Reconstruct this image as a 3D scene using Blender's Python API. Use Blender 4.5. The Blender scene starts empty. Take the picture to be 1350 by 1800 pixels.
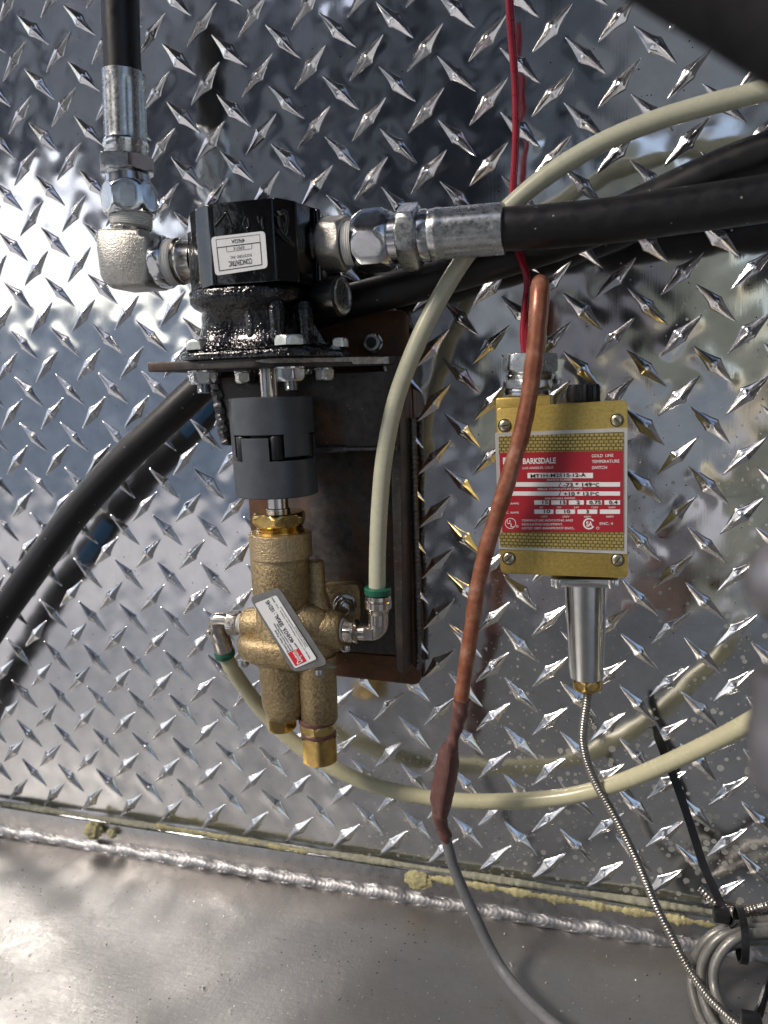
import bpy, bmesh, math, random
import numpy as np
from mathutils import Vector, Matrix
random.seed(7); rng = np.random.RandomState(5)
sc = bpy.context.scene
COL = sc.collection
PI = math.pi

# ------------------------------------------------------------------ camera
# solved from the regular lug pattern of the tread plate (plate = plane y 0, x right, z up, metres)
RC = np.array([[0.9596795136898749, 0.27918629849618454, -0.032714549300752675],
               [0.014627691729972317, -0.1658246543855759, -0.98604676087524],
               [-0.28071562414408807, 0.9458103376099702, -0.16322237478817483]])
CC = np.array([0.41301517760060125, -0.5109815874764053, -0.27484185741431144])
cam = bpy.data.cameras.new('camera'); camo = bpy.data.objects.new('camera', cam); COL.objects.link(camo)
M = Matrix.Identity(4)
for r in range(3):
    M[r][0] = RC[0][r]; M[r][1] = -RC[1][r]; M[r][2] = -RC[2][r]; M[r][3] = CC[r]
camo.matrix_world = M
cam.sensor_fit = 'VERTICAL'; cam.sensor_height = 36; cam.lens = 26
cam.clip_start = 0.01; cam.clip_end = 200
cam.dof.use_dof = True; cam.dof.focus_distance = 0.47; cam.dof.aperture_fstop = 6.5
sc.camera = camo

# ------------------------------------------------------------------ light
SUN_AZ, SUN_EL = math.radians(-50), math.radians(40)     # azimuth from straight out of the plate, towards the left
sdir = Vector((math.sin(SUN_AZ)*math.cos(SUN_EL), -math.cos(SUN_AZ)*math.cos(SUN_EL), math.sin(SUN_EL)))
w = bpy.data.worlds.new('World'); sc.world = w; w.use_nodes = True
nt = w.node_tree; bg = nt.nodes['Background']
sky = nt.nodes.new('ShaderNodeTexSky'); sky.sky_type = 'NISHITA'; sky.sun_disc = False
sky.sun_elevation = SUN_EL; sky.sun_rotation = math.atan2(sdir.x, sdir.y)
sky.dust_density = 1.2
nt.links.new(sky.outputs[0], bg.inputs[0]); bg.inputs[1].default_value = 0.10
sl = bpy.data.lights.new('sun', 'SUN'); sl.energy = 1.7; sl.angle = math.radians(13); sl.color = (1, .95, .88)
so = bpy.data.objects.new('sun', sl); COL.objects.link(so)
so.rotation_euler = (-sdir).to_track_quat('-Z', 'Y').to_euler()
sc.view_settings.view_transform = 'Standard'; sc.view_settings.look = 'None'
sc.view_settings.use_white_balance = True; sc.view_settings.white_balance_temperature = 6950; sc.view_settings.white_balance_tint = 15
sc.view_settings.gamma = 1; sc.view_settings.exposure = 0.72

# ------------------------------------------------------------------ helpers
def P(u, v, h):
    """photo pixel (1350x1800) -> point standing h mm in front of the plate"""
    d = RC.T @ np.array([(u-675)/1300, (v-900)/1300, 1.0])
    s = (-h/1000 - CC[1])/d[1]
    return Vector(CC + s*d)
def PF(u, v, z):
    d = RC.T @ np.array([(u-675)/1300, (v-900)/1300, 1.0])
    s = (z - CC[2])/d[2]
    return Vector(CC + s*d)
def depth(p): return float((RC @ (np.array(p)-CC))[2])
def px(p): return depth(p)/1300

def tagged(o, label=None, cat=None, group=None, kind=None):
    if label: o['label'] = label
    if cat: o['category'] = cat
    if group: o['group'] = group
    if kind: o['kind'] = kind
    return o
def thing(name, loc, label, cat, group=None):
    o = bpy.data.objects.new(name, None); COL.objects.link(o); o.location = loc
    o.empty_display_size = .01
    return tagged(o, label, cat, group)
def link(name, me, mat, parent=None, angle=32, mats=None):
    o = bpy.data.objects.new(name, me); COL.objects.link(o)
    if mats:
        for m in mats: me.materials.append(m)
    elif mat: me.materials.append(mat)
    if angle is not None:
        me.shade_smooth(); me.set_sharp_from_angle(angle=math.radians(angle))
    if parent is not None:
        o.parent = parent; o.matrix_parent_inverse = parent_matrix(parent).inverted()
    return o
def parent_matrix(p):
    m = Matrix.Translation(p.location) @ p.rotation_euler.to_matrix().to_4x4()
    if p.parent: m = parent_matrix(p.parent) @ p.matrix_parent_inverse @ m
    return m
def obj(name, bm, mat, parent=None, angle=32):
    bmesh.ops.recalc_face_normals(bm, faces=bm.faces)
    me = bpy.data.meshes.new(name); bm.to_mesh(me); bm.free()
    return link(name, me, mat, parent, angle)

def frame(axis, hint=None):
    axis = axis.normalized()
    if hint is None: hint = Vector((0, 0, 1)) if abs(axis.z) < .9 else Vector((0, -1, 0))
    x = (hint - axis*hint.dot(axis)).normalized()
    return x, axis.cross(x), axis
def add_rings(bm, rings, cap0=True, cap1=True, close=False):
    R = [[bm.verts.new(p) for p in ring] for ring in rings]
    n = len(R[0]); m = len(R)
    for i in range(m if close else m-1):
        a, b = R[i], R[(i+1) % m]
        for j in range(n):
            bm.faces.new((a[j], a[(j+1) % n], b[(j+1) % n], b[j]))
    if not close:
        if cap0: bm.faces.new(R[0][::-1])
        if cap1: bm.faces.new(R[-1])
def lathe(bm, p0, p1, prof, n=40, cap0=True, cap1=True, hint=None):
    """prof: [(t 0..1 along p0->p1, radius m)]"""
    ax = p1-p0; x, y, z = frame(ax, hint)
    add_rings(bm, [[p0+ax*t + (x*math.cos(2*PI*k/n)+y*math.sin(2*PI*k/n))*r for k in range(n)] for t, r in prof], cap0, cap1)
def hexr(th, ap): # radius of a hexagon with apothem ap
    a = (th + PI/6) % (PI/3) - PI/6
    return ap/math.cos(a)
def hexa(bm, p0, p1, ap, n=48, rot=0, cham=.10, ends=(1, 1), hint=None, bore=0):
    ax = p1-p0; L = ax.length; x, y, z = frame(ax, hint)
    def ring(t, lim):
        out = []
        for k in range(n):
            th = 2*PI*k/n; r = min(hexr(th+rot, ap), lim)
            out.append(p0+ax*t+(x*math.cos(th)+y*math.sin(th))*r)
        return out
    c = min(cham*ap*2/L, .4); mx = ap*1.16
    prof = []
    if ends[0]: prof += [(0, ap*.97), (c*.25, ap*1.03), (c*.6, ap*1.09), (c, mx)]
    else: prof += [(0, mx)]
    if ends[1]: prof += [(1-c, mx), (1-c*.6, ap*1.09), (1-c*.25, ap*1.03), (1, ap*.97)]
    else: prof += [(1, mx)]
    add_rings(bm, [ring(t, l) for t, l in prof])
def catmull(pts, n=8):
    pts = [Vector(p) for p in pts]
    if len(pts) == 2: return [pts[0].lerp(pts[1], i/n) for i in range(n+1)]
    e = [pts[0]*2-pts[1]] + pts + [pts[-1]*2-pts[-2]]
    out = []
    for i in range(1, len(e)-2):
        p0, p1, p2, p3 = e[i-1:i+3]
        for k in range(n):
            t = k/n
            out.append(.5*((2*p1)+(p2-p0)*t+(2*p0-5*p1+4*p2-p3)*t*t+(3*p1-p0-3*p2+p3)*t**3))
    out.append(pts[-1]); return out
def resample(pts, step):
    L = [0]
    for a, b in zip(pts, pts[1:]): L.append(L[-1]+(b-a).length)
    n = max(2, int(L[-1]/step)); out = []; j = 0
    for i in range(n+1):
        s = L[-1]*i/n
        while j < len(L)-2 and L[j+1] < s: j += 1
        t = (s-L[j])/max(1e-9, L[j+1]-L[j]); out.append(pts[j].lerp(pts[j+1], t))
    return out, L[-1]
def sweep(bm, pts, rad, n=20, cap=True, sect=None):
    """tube; rad number or f(i,count); sect(th,i,count)->radius factor"""
    m = len(pts); T = []
    for i in range(m):
        d = pts[min(i+1, m-1)]-pts[max(i-1, 0)]; T.append(d.normalized())
    x, y, z = frame(T[0]); rings = []; X = x
    for i in range(m):
        X = (X - T[i]*X.dot(T[i])).normalized(); Y = T[i].cross(X)
        r = rad(i, m) if callable(rad) else rad
        rings.append([pts[i]+(X*math.cos(2*PI*k/n)+Y*math.sin(2*PI*k/n))*r*(sect(2*PI*k/n, i, m) if sect else 1) for k in range(n)])
    add_rings(bm, rings, cap, cap)
def box(bm, c, ex, ey, ez, sx, sy, sz, bev=0, seg=2):
    vs = []
    for a in (-1, 1):
        for b in (-1, 1):
            for d in (-1, 1):
                vs.append(bm.verts.new(c+ex*a*sx/2+ey*b*sy/2+ez*d*sz/2))
    idx = [(0, 1, 3, 2), (4, 6, 7, 5), (0, 4, 5, 1), (2, 3, 7, 6), (0, 2, 6, 4), (1, 5, 7, 3)]
    fs = [bm.faces.new([vs[i] for i in f]) for f in idx]
    if bev:
        es = list({e for f in fs for e in f.edges})
        bmesh.ops.bevel(bm, geom=es, offset=bev, segments=seg, affect='EDGES', profile=.5)
EX, EY, EZ = Vector((1, 0, 0)), Vector((0, 1, 0)), Vector((0, 0, 1))
def prism(bm, pts, d, bev=0, seg=2):
    """closed polygon pts (Vectors) extruded by vector d"""
    a = [bm.verts.new(p) for p in pts]; b = [bm.verts.new(p+d) for p in pts]
    n = len(pts); fs = [bm.faces.new(a[::-1]), bm.faces.new(b)]
    for i in range(n): fs.append(bm.faces.new((a[i], a[(i+1) % n], b[(i+1) % n], b[i])))
    if bev:
        es = list({e for f in fs for e in f.edges})
        bmesh.ops.bevel(bm, geom=es, offset=bev, segments=seg, affect='EDGES', profile=.5)
def rounded(pts, r, seg=4):
    """round the corners of a polygon"""
    out = []; n = len(pts)
    for i in range(n):
        p, a, b = pts[i], pts[i-1], pts[(i+1) % n]
        da, db = (a-p), (b-p); ra = min(r, da.length*.45, db.length*.45)
        s, e = p+da.normalized()*ra, p+db.normalized()*ra
        for k in range(seg+1):
            t = k/seg; out.append(s*(1-t)**2+p*2*t*(1-t)+e*t*t)
    return out

# text as real flat letters
_fonts = {}
def text_into(bm, s, org, xa, ya, size, wide=1.0, align='LEFT', bold=0, maxw=None):
    cu = bpy.data.curves.new('t', 'FONT'); cu.body = s; cu.size = 1; cu.align_x = align
    cu.offset = bold; cu.resolution_u = 3
    o = bpy.data.objects.new('t', cu); me = bpy.data.meshes.new_from_object(o)
    xs = [v.co.x for v in me.vertices]
    if not xs: return
    k = 1/0.70
    if maxw: wide = maxw/((max(xs)-min(xs))*size*k)
    vs = [bm.verts.new(org+xa*(v.co.x*size*k*wide)+ya*(v.co.y*size*k)) for v in me.vertices]
    for p in me.polygons:
        try: bm.faces.new([vs[i] for i in p.vertices])
        except ValueError: pass
    bpy.data.objects.remove(o); bpy.data.curves.remove(cu); bpy.data.meshes.remove(me)
def quad(bm, a, b, c, d): bm.faces.new([bm.verts.new(p) for p in (a, b, c, d)])

# ------------------------------------------------------------------ materials
def mat(name, color, rough=.5, metal=0, **kw):
    m = bpy.data.materials.new(name); m.use_nodes = True; nt = m.node_tree
    b = nt.nodes['Principled BSDF']; b.inputs['Base Color'].default_value = (*color, 1)
    b.inputs['Roughness'].default_value = rough; b.inputs['Metallic'].default_value = metal
    if 'coat' in kw: b.inputs['Coat Weight'].default_value = kw['coat']; b.inputs['Coat Roughness'].default_value = kw.get('coatr', .1)
    if 'spec' in kw: b.inputs['Specular IOR Level'].default_value = kw['spec']
    if 'sss' in kw:
        b.inputs['Subsurface Weight'].default_value = kw['sss']; b.inputs['Subsurface Radius'].default_value = (1, 1, .6); b.inputs['Subsurface Scale'].default_value = .004
    if 'trans' in kw: b.inputs['Transmission Weight'].default_value = kw['trans']
    m['_'] = 1
    return m
def N(m, t, **kw):
    n = m.node_tree.nodes.new(t)
    for k, v in kw.items():
        if k in ('sc',): continue
        setattr(n, k, v)
    return n
def L(m, a, b): m.node_tree.links.new(a, b)
def coord(m, scale=(1, 1, 1), rot=(0, 0, 0)):
    tc = N(m, 'ShaderNodeTexCoord'); mp = N(m, 'ShaderNodeMapping'); mp.inputs['Scale'].default_value = scale; mp.inputs['Rotation'].default_value = rot
    g = N(m, 'ShaderNodeNewGeometry'); L(m, g.outputs['Position'], mp.inputs[0]); return mp.outputs[0]
def noise(m, vec, scale, detail=4, rough=.6, dist=0):
    n = N(m, 'ShaderNodeTexNoise'); n.inputs['Scale'].default_value = scale; n.inputs['Detail'].default_value = detail
    n.inputs['Roughness'].default_value = rough; n.inputs['Distortion'].default_value = dist; L(m, vec, n.inputs['Vector']); return n.outputs['Fac']
def ramp(m, fac, stops):
    r = N(m, 'ShaderNodeValToRGB'); e = r.color_ramp.elements
    while len(e) < len(stops): e.new(.5)
    for i, (p, c) in enumerate(stops):
        e[i].position = p; e[i].color = (*c, 1) if hasattr(c, '__len__') else (c, c, c, 1)
    L(m, fac, r.inputs[0]); return r.outputs[0]
def math_(m, op, a, b=None, clamp=False):
    n = N(m, 'ShaderNodeMath', operation=op); n.use_clamp = clamp
    for i, x in enumerate((a, b)):
        if x is None: continue
        if isinstance(x, (int, float)): n.inputs[i].default_value = x
        else: L(m, x, n.inputs[i])
    return n.outputs[0]
def mixc(m, fac, a, b, mode='MIX'):
    n = N(m, 'ShaderNodeMix', data_type='RGBA', blend_type=mode)
    if isinstance(fac, (int, float)): n.inputs[0].default_value = fac
    else: L(m, fac, n.inputs[0])
    for i, x in ((6, a), (7, b)):
        if isinstance(x, tuple): n.inputs[i].default_value = (*x, 1)
        else: L(m, x, n.inputs[i])
    return n.outputs[2]
def bump(m, h, strength=.3, dist=.0005):
    b = N(m, 'ShaderNodeBump'); b.inputs['Strength'].default_value = strength; b.inputs['Distance'].default_value = dist
    L(m, h, b.inputs['Height']); bs = m.node_tree.nodes['Principled BSDF']
    L(m, b.outputs[0], bs.inputs['Normal']); return b
def B(m): return m.node_tree.nodes['Principled BSDF']

def worn(name, color, rough, metal=0, var=.25, nscale=120, bscale=400, bstr=.2, bdist=.0003, color2=None, **kw):
    """base colour with small irregular variation, uneven gloss and fine relief"""
    m = mat(name, color, rough, metal, **kw); c = coord(m)
    n1 = noise(m, c, nscale, 5, .65)
    c2 = color2 or tuple(x*(1-var) for x in color)
    L(m, ramp(m, n1, [(.35, c2), (.65, color)]), B(m).inputs['Base Color'])
    n2 = noise(m, c, nscale*2.3, 4)
    r = ramp(m, n2, [(.3, max(.03, rough*.75)), (.7, min(1, rough*1.3))]); L(m, r, B(m).inputs['Roughness'])
    if bstr: bump(m, noise(m, c, bscale, 3), bstr, bdist)
    return m
MT = {}
MT['zinc'] = worn('zinc_plated_steel', (.66, .68, .69), .17, 1, .14, 120, 500, .06)
MT['zincdull'] = worn('dull_zinc', (.58, .60, .60), .28, 1, .2, 160, 600, .12)
MT['whitezinc'] = worn('bright_zinc_bolt', (.72, .73, .68), .3, 1, .15, 200, 600, .1)
MT['nickel'] = worn('nickel_plate', (.62, .59, .54), .22, 1, .12, 200, 600, .08)
MT['forged'] = worn('forged_nickel_steel', (.52, .51, .47), .40, 1, .25, 300, 900, .75, .0006)
MT['steel'] = worn('polished_shaft_steel', (.72, .70, .67), .18, 1, .15, 200, 600, .08)
MT['castal'] = worn('cast_aluminium', (.78, .78, .75), .20, 1, .12, 90, 300, .10)
MT['rubber'] = worn('black_rubber', (.007, .007, .008), .40, 0, .3, 60, 900, .15, .0002)
m = MT['rubber']; c = coord(m); v = N(m, 'ShaderNodeTexVoronoi'); v.inputs['Scale'].default_value = 210; L(m, c, v.inputs['Vector'])
s3 = N(m, 'ShaderNodeSeparateColor'); L(m, v.outputs['Color'], s3.inputs[0])
dust = math_(m, 'MULTIPLY', math_(m, 'LESS_THAN', v.outputs['Distance'], .11), math_(m, 'GREATER_THAN', s3.outputs[0], .88))
film = ramp(m, noise(m, c, 22, 6, .7, .5), [(.52, 0), (.75, .35)])
old = B(m).inputs['Base Color'].links[0].from_socket
L(m, mixc(m, dust, mixc(m, film, old, (.022, .022, .021)), (.32, .31, .28)), B(m).inputs['Base Color'])
MT['softrubber'] = worn('black_blurred_rubber', (.004, .004, .004), .75, 0, .3, 60, 300, .1)
MT['ptfe'] = worn('white_thread_tape', (.78, .79, .76), .45, 0, .1, 300, 900, .3)
MT['greygum'] = worn('grey_coupling_metal', (.088, .10, .115), .40, .2, .22, 70, 900, .15, .0002)
MT['blackplastic'] = worn('black_plastic', (.012, .012, .013), .3, 0, .2, 100, 500, .1)
MT['green'] = worn('green_plastic', (.008, .13, .075), .35, 0, .2, 200, 400, .1)
MT['brass'] = worn('machined_brass', (.72, .50, .18), .22, 1, .3, 160, 500, .12)
MT['brasspale'] = worn('pale_brass', (.66, .60, .42), .28, 1, .2, 200, 600, .08)
MT['red_wire'] = worn('red_insulation', (.36, .012, .03), .3, 0, .2, 100, 400, .05)
MT['brown_tape'] = worn('brown_vinyl_tape', (.14, .062, .052), .42, 0, .25, 200, 700, .3)
MT['greycable'] = worn('grey_cable_jacket', (.17, .175, .18), .5, 0, .2, 200, 700, .15)
MT['white'] = mat('white_print', (.78, .78, .76), .4)
MT['print'] = mat('black_print', (.012, .012, .012), .5)
MT['red'] = worn('red_enamel', (.40, .022, .035), .35, 0, .12, 60, 500, .05)
MT['labelred'] = mat('sticker_red', (.6, .02, .03), .4)
MT['sticker'] = worn('white_sticker', (.74, .76, .76), .35, 0, .06, 60, 500, .03)
MT['goldband'] = mat('gold_band', (.5, .38, .1), .4, .6)
MT['greyplate'] = worn('grey_tag_metal', (.33, .33, .31), .42, .9, .2, 200, 400, .1)
MT['blue'] = worn('blue_print', (.01, .09, .2), .45, 0, .2, 100, 300, .05)
MT['greyprint'] = mat('grey_print', (.25, .25, .25), .5)
MT['tie'] = worn('black_nylon', (.010, .010, .011), .35, 0, .2, 100, 500, .1)
MT['rib'] = worn('armour_steel', (.42, .40, .36), .32, 1, .3, 200, 600, .1)
MT['coil'] = worn('grey_coil_tube', (.25, .25, .23), .4, .5, .3, 150, 600, .15)
MT['bright'] = worn('white_edge_line', (.7, .7, .66), .35, .5, .1, 100, 300, .05)

# nylon tubing
m = worn('milky_nylon_tube', (.52, .525, .40), .28, 0, .08, 60, 400, .04, sss=.35); MT['tube'] = m
m = worn('aged_nylon_tube', (.53, .51, .34), .24, 0, .12, 40, 400, .04, sss=.35); MT['tubeold'] = m
# glossy black paint over casting
m = mat('glossy_black_paint', (.003, .003, .0035), .12, 0, coat=.4, coatr=.06); c = coord(m)
n1 = noise(m, c, 420, 3); n2 = noise(m, c, 60, 3, .5)
bump(m, math_(m, 'ADD', math_(m, 'MULTIPLY', n1, .12), n2), .5, .0014)
MT['paint'] = m
m = mat('black_paint_rough_casting', (.003, .003, .0035), .13, 0, coat=.4, coatr=.08); c = coord(m)
n1 = noise(m, c, 520, 1, .5); n2 = noise(m, c, 120, 2, .5)
bump(m, math_(m, 'ADD', math_(m, 'MULTIPLY', n1, .5), n2), 1.0, .0016)
MT['paintrough'] = m
# mill-scale steel with rust
def scale_steel(name, rusty=.5):
    m = mat(name, (.04, .035, .032), .5, .35); c = coord(m)
    n1 = noise(m, c, 18, 8, .65, .4); n2 = noise(m, c, 160, 5, .7)
    base = ramp(m, n2, [(.3, (.034, .032, .031)), (.7, (.095, .088, .082))])
    rust = ramp(m, noise(m, c, 55, 6, .7), [(.3, (.065, .028, .015)), (.7, (.20, .085, .030))])
    fac = ramp(m, n1, [(.62-rusty*.4, 0), (.80-rusty*.4, .85)])
    sp = N(m, 'ShaderNodeTexVoronoi'); sp.inputs['Scale'].default_value = 240; L(m, c, sp.inputs['Vector'])
    spots = math_(m, 'MULTIPLY', math_(m, 'LESS_THAN', sp.outputs['Distance'], .16), math_(m, 'GREATER_THAN', noise(m, c, 40, 2), .55))
    cc = mixc(m, fac, base, rust)
    L(m, mixc(m, math_(m, 'MULTIPLY', spots, .6), cc, (.2, .19, .18)), B(m).inputs['Base Color'])
    L(m, ramp(m, n2, [(.3, .38), (.7, .62)]), B(m).inputs['Roughness'])
    bump(m, n2, .35, .0006); return m
MT['scale'] = scale_steel('mill_scale_steel', .30); MT['rusty'] = scale_steel('rusty_steel', .95)
MT['cut'] = worn('ground_cut_edge', (.60, .57, .53), .42, .6, .5, 300, 700, .6, .0006)
MT['weldsteel'] = worn('bare_weld', (.16, .16, .165), .35, .8, .4, 300, 900, .5, .0006)
# cast bronze
m = mat('cast_bronze', (.40, .27, .12), .42, .8); c = coord(m)
n1 = noise(m, c, 520, 4, .6); n2 = noise(m, c, 35, 5)
L(m, mixc(m, ramp(m, n2, [(.35, 0), (.7, .8)]), ramp(m, n1, [(.3, (.30, .215, .11)), (.7, (.62, .49, .28))]), ramp(m, n1, [(.3, (.19, .14, .075)), (.7, (.44, .335, .19))])), B(m).inputs['Base Color'])
L(m, ramp(m, n1, [(.3, .34), (.7, .5)]), B(m).inputs['Roughness'])
bump(m, math_(m, 'ADD', n1, math_(m, 'MULTIPLY', noise(m, c, 1100, 2), .4)), .75, .0009)
MT['bronze'] = m
m = worn('blasted_bronze_collar', (.64, .50, .30), .40, .85, .3, 500, 800, .9, .0008); MT['bronzelight'] = m
# gold hammer paint
m = mat('gold_paint', (.34, .24, .045), .36, .55); c = coord(m)
n1 = noise(m, c, 500, 3)
gm = ramp(m, noise(m, c, 45, 6, .75, .4), [(.56, 0), (.74, .55)])
L(m, mixc(m, gm, ramp(m, n1, [(.3, (.42, .30, .075)), (.7, (.58, .43, .13))]), (.17, .12, .04)), B(m).inputs['Base Color']); bump(m, n1, .15, .0003)
MT['gold'] = m
# stamped basket pattern of the name plate (generated from plate coordinates)
m = mat('gold_basket_pattern', (.5, .38, .1), .38, .6)
tc = N(m, 'ShaderNodeTexCoord'); mp = N(m, 'ShaderNodeMapping'); L(m, tc.outputs['Object'], mp.inputs[0]); mp.inputs['Rotation'].default_value = (PI/2, 0, 0)
br = N(m, 'ShaderNodeTexBrick'); br.inputs['Scale'].default_value = 1; br.inputs['Brick Width'].default_value = .0027; br.inputs['Row Height'].default_value = .0020
br.inputs['Mortar Size'].default_value = .00042; br.inputs['Mortar Smooth'].default_value = .6; br.inputs['Color1'].default_value = (.64, .52, .20, 1); br.inputs['Color2'].default_value = (.55, .45, .16, 1); br.inputs['Mortar'].default_value = (.20, .15, .04, 1)
L(m, mp.outputs[0], br.inputs[0]); L(m, br.outputs['Color'], B(m).inputs['Base Color'])
bb = bump(m, br.outputs['Fac'], .8, .0005); bb.invert = True
MT['basket'] = m
# orange silicone lead
m = mat('orange_silicone_lead', (.42, .11, .05), .33, .25); c = coord(m)
n1 = noise(m, c, 90, 6, .7); n2 = noise(m, c, 380, 3)
L(m, mixc(m, ramp(m, n2, [(.58, 0), (.70, .7)]), ramp(m, n1, [(.3, (.19, .06, .032)), (.5, (.32, .115, .062)), (.72, (.46, .26, .18))]), (.25, .12, .09)), B(m).inputs['Base Color'])
bump(m, n2, .2, .0004); MT['orange'] = m

# aluminium tread plate
def aluminium(name, floor=False):
    m = mat(name, (.80, .81, .82), .15, 1); c = coord(m)
    g = N(m, 'ShaderNodeNewGeometry'); sp = N(m, 'ShaderNodeSeparateXYZ'); L(m, g.outputs['Position'], sp.inputs[0])
    X, Z = sp.outputs['X'], sp.outputs['Z']
    # scuffed, dulled metal towards the bottom and the left, polished at upper right
    dull = math_(m, 'ADD', math_(m, 'MULTIPLY', math_(m, 'ADD', Z, .30), -2.2), math_(m, 'MULTIPLY', math_(m, 'SUBTRACT', .22, X), 1.2))
    big = noise(m, c, 9, 5, .6, .5)
    dull = math_(m, 'ADD', dull, math_(m, 'MULTIPLY', math_(m, 'SUBTRACT', big, .5), 1.2), True)
    fine = noise(m, c, 60, 6, .7)
    r = math_(m, 'ADD', math_(m, 'MULTIPLY', dull, .13), math_(m, 'MULTIPLY', fine, .10))
    r = math_(m, 'ADD', r, .035)
    # dried water spots, thick at the lower right
    v = N(m, 'ShaderNodeTexVoronoi'); v.inputs['Scale'].default_value = 170; v.inputs['Randomness'].default_value = 1; L(m, c, v.inputs['Vector'])
    v2 = N(m, 'ShaderNodeTexVoronoi'); v2.inputs['Scale'].default_value = 330; L(m, c, v2.inputs['Vector'])
    dens = math_(m, 'ADD', math_(m, 'MULTIPLY', math_(m, 'SUBTRACT', X, .24), 1.3), math_(m, 'MULTIPLY', math_(m, 'SUBTRACT', -.30, Z), 1.3))
    dens = math_(m, 'ADD', dens, math_(m, 'MULTIPLY', math_(m, 'SUBTRACT', noise(m, c, 14, 3), .5), .9), True)
    spc = N(m, 'ShaderNodeSeparateColor'); L(m, v.outputs['Color'], spc.inputs[0])
    thr = math_(m, 'MULTIPLY', math_(m, 'MULTIPLY', dens, .62), spc.outputs[0])
    s1 = math_(m, 'LESS_THAN', v.outputs['Distance'], thr)
    spc2 = N(m, 'ShaderNodeSeparateColor'); L(m, v2.outputs['Color'], spc2.inputs[0])
    s2 = math_(m, 'LESS_THAN', v2.outputs['Distance'], math_(m, 'MULTIPLY', math_(m, 'MULTIPLY', math_(m, 'ADD', dens, .12), .33), math_(m, 'POWER', spc2.outputs[1], 2.0)))
    s = math_(m, 'MAXIMUM', s1, s2)
    r = math_(m, 'ADD', r, math_(m, 'MULTIPLY', s, .33))
    L(m, r, B(m).inputs['Roughness'])
    # tiny dark specks of grit
    v3 = N(m, 'ShaderNodeTexVoronoi'); v3.inputs['Scale'].default_value = 260; L(m, c, v3.inputs['Vector'])
    sp3 = N(m, 'ShaderNodeSeparateColor'); L(m, v3.outputs['Color'], sp3.inputs[0])
    gr = math_(m, 'MULTIPLY', math_(m, 'LESS_THAN', v3.outputs['Distance'], .13), math_(m, 'GREATER_THAN', sp3.outputs[2], .93))
    col = mixc(m, s, ramp(m, fine, [(.3, (.70, .71, .72)), (.7, (.86, .87, .88))]), (.55, .55, .51))
    L(m, mixc(m, gr, col, (.08, .07, .05)), B(m).inputs['Base Color'])
    L(m, math_(m, 'SUBTRACT', 1, math_(m, 'MULTIPLY', math_(m, 'MAXIMUM', s, gr), .45)), B(m).inputs['Metallic'])
    # drawn lines and light scratches
    cs = coord(m, (900, 900, 14)); cs2 = coord(m, (60, 900, 700), (0, .7, 0))
    h = math_(m, 'ADD', noise(m, cs, 1, 2), math_(m, 'MULTIPLY', noise(m, c, 700, 2), .5))
    bump(m, h, .03, .0002)
    return m
MT['alu'] = aluminium('polished_tread_plate')
def alufloor():
    m = mat('bare_aluminium_floor', (.6, .6, .58), .4, .6); c = coord(m)
    n1 = noise(m, c, 14, 7, .65, .6); n2 = noise(m, c, 220, 5, .7); n3 = noise(m, c, 700, 3)
    col = ramp(m, n1, [(.3, (.235, .24, .235)), (.6, (.285, .288, .285)), (.75, (.32, .32, .318))])
    g = N(m, 'ShaderNodeNewGeometry'); sp = N(m, 'ShaderNodeSeparateXYZ'); L(m, g.outputs['Position'], sp.inputs[0])
    # brown heat stain beside the weld
    heat = ramp(m, math_(m, 'ADD', math_(m, 'MULTIPLY', sp.outputs['Y'], -1), math_(m, 'MULTIPLY', math_(m, 'SUBTRACT', n1, .5), .03)), [(.014, .65), (.036, .45), (.05, 0)])
    col = mixc(m, heat, col, (.20, .18, .165))
    v = N(m, 'ShaderNodeTexVoronoi'); v.inputs['Scale'].default_value = 260; L(m, c, v.inputs['Vector'])
    s3 = N(m, 'ShaderNodeSeparateColor'); L(m, v.outputs['Color'], s3.inputs[0])
    gr = math_(m, 'MULTIPLY', math_(m, 'LESS_THAN', v.outputs['Distance'], .17), math_(m, 'GREATER_THAN', s3.outputs[2], .94))
    col = mixc(m, gr, col, (.05, .045, .04)); L(m, col, B(m).inputs['Base Color'])
    L(m, ramp(m, n2, [(.3, .27), (.7, .42)]), B(m).inputs['Roughness'])
    sc1 = noise(m, coord(m, (40, 700, 40), (0, 0, .5)), 1, 3, .6); sc2 = noise(m, coord(m, (600, 30, 30), (0, 0, -.35)), 1, 3, .6)
    bump(m, math_(m, 'ADD', math_(m, 'ADD', math_(m, 'MULTIPLY', sc1, .5), math_(m, 'MULTIPLY', sc2, .5)), math_(m, 'ADD', math_(m, 'MULTIPLY', n3, .4), math_(m, 'ADD', n2, n1))), .24, .0006)
    return m
MT['alufloor'] = alufloor()
MT['alubar'] = worn('aluminium_bar', (.62, .62, .62), .33, 1, .15, 90, 500, .15)
MT['aluweld'] = worn('aluminium_weld', (.50, .50, .50), .48, 1, .45, 120, 300, .12)
MT['foam'] = worn('yellowed_foam_sealant', (.55, .50, .26), .7, 0, .35, 260, 800, .6, .0008)
MT['oldfoam'] = worn('grey_green_sealant', (.33, .33, .24), .6, 0, .4, 200, 800, .5, .0008)
MT['darkgap'] = mat('dark_gap', (.03, .03, .028), .6)

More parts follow.
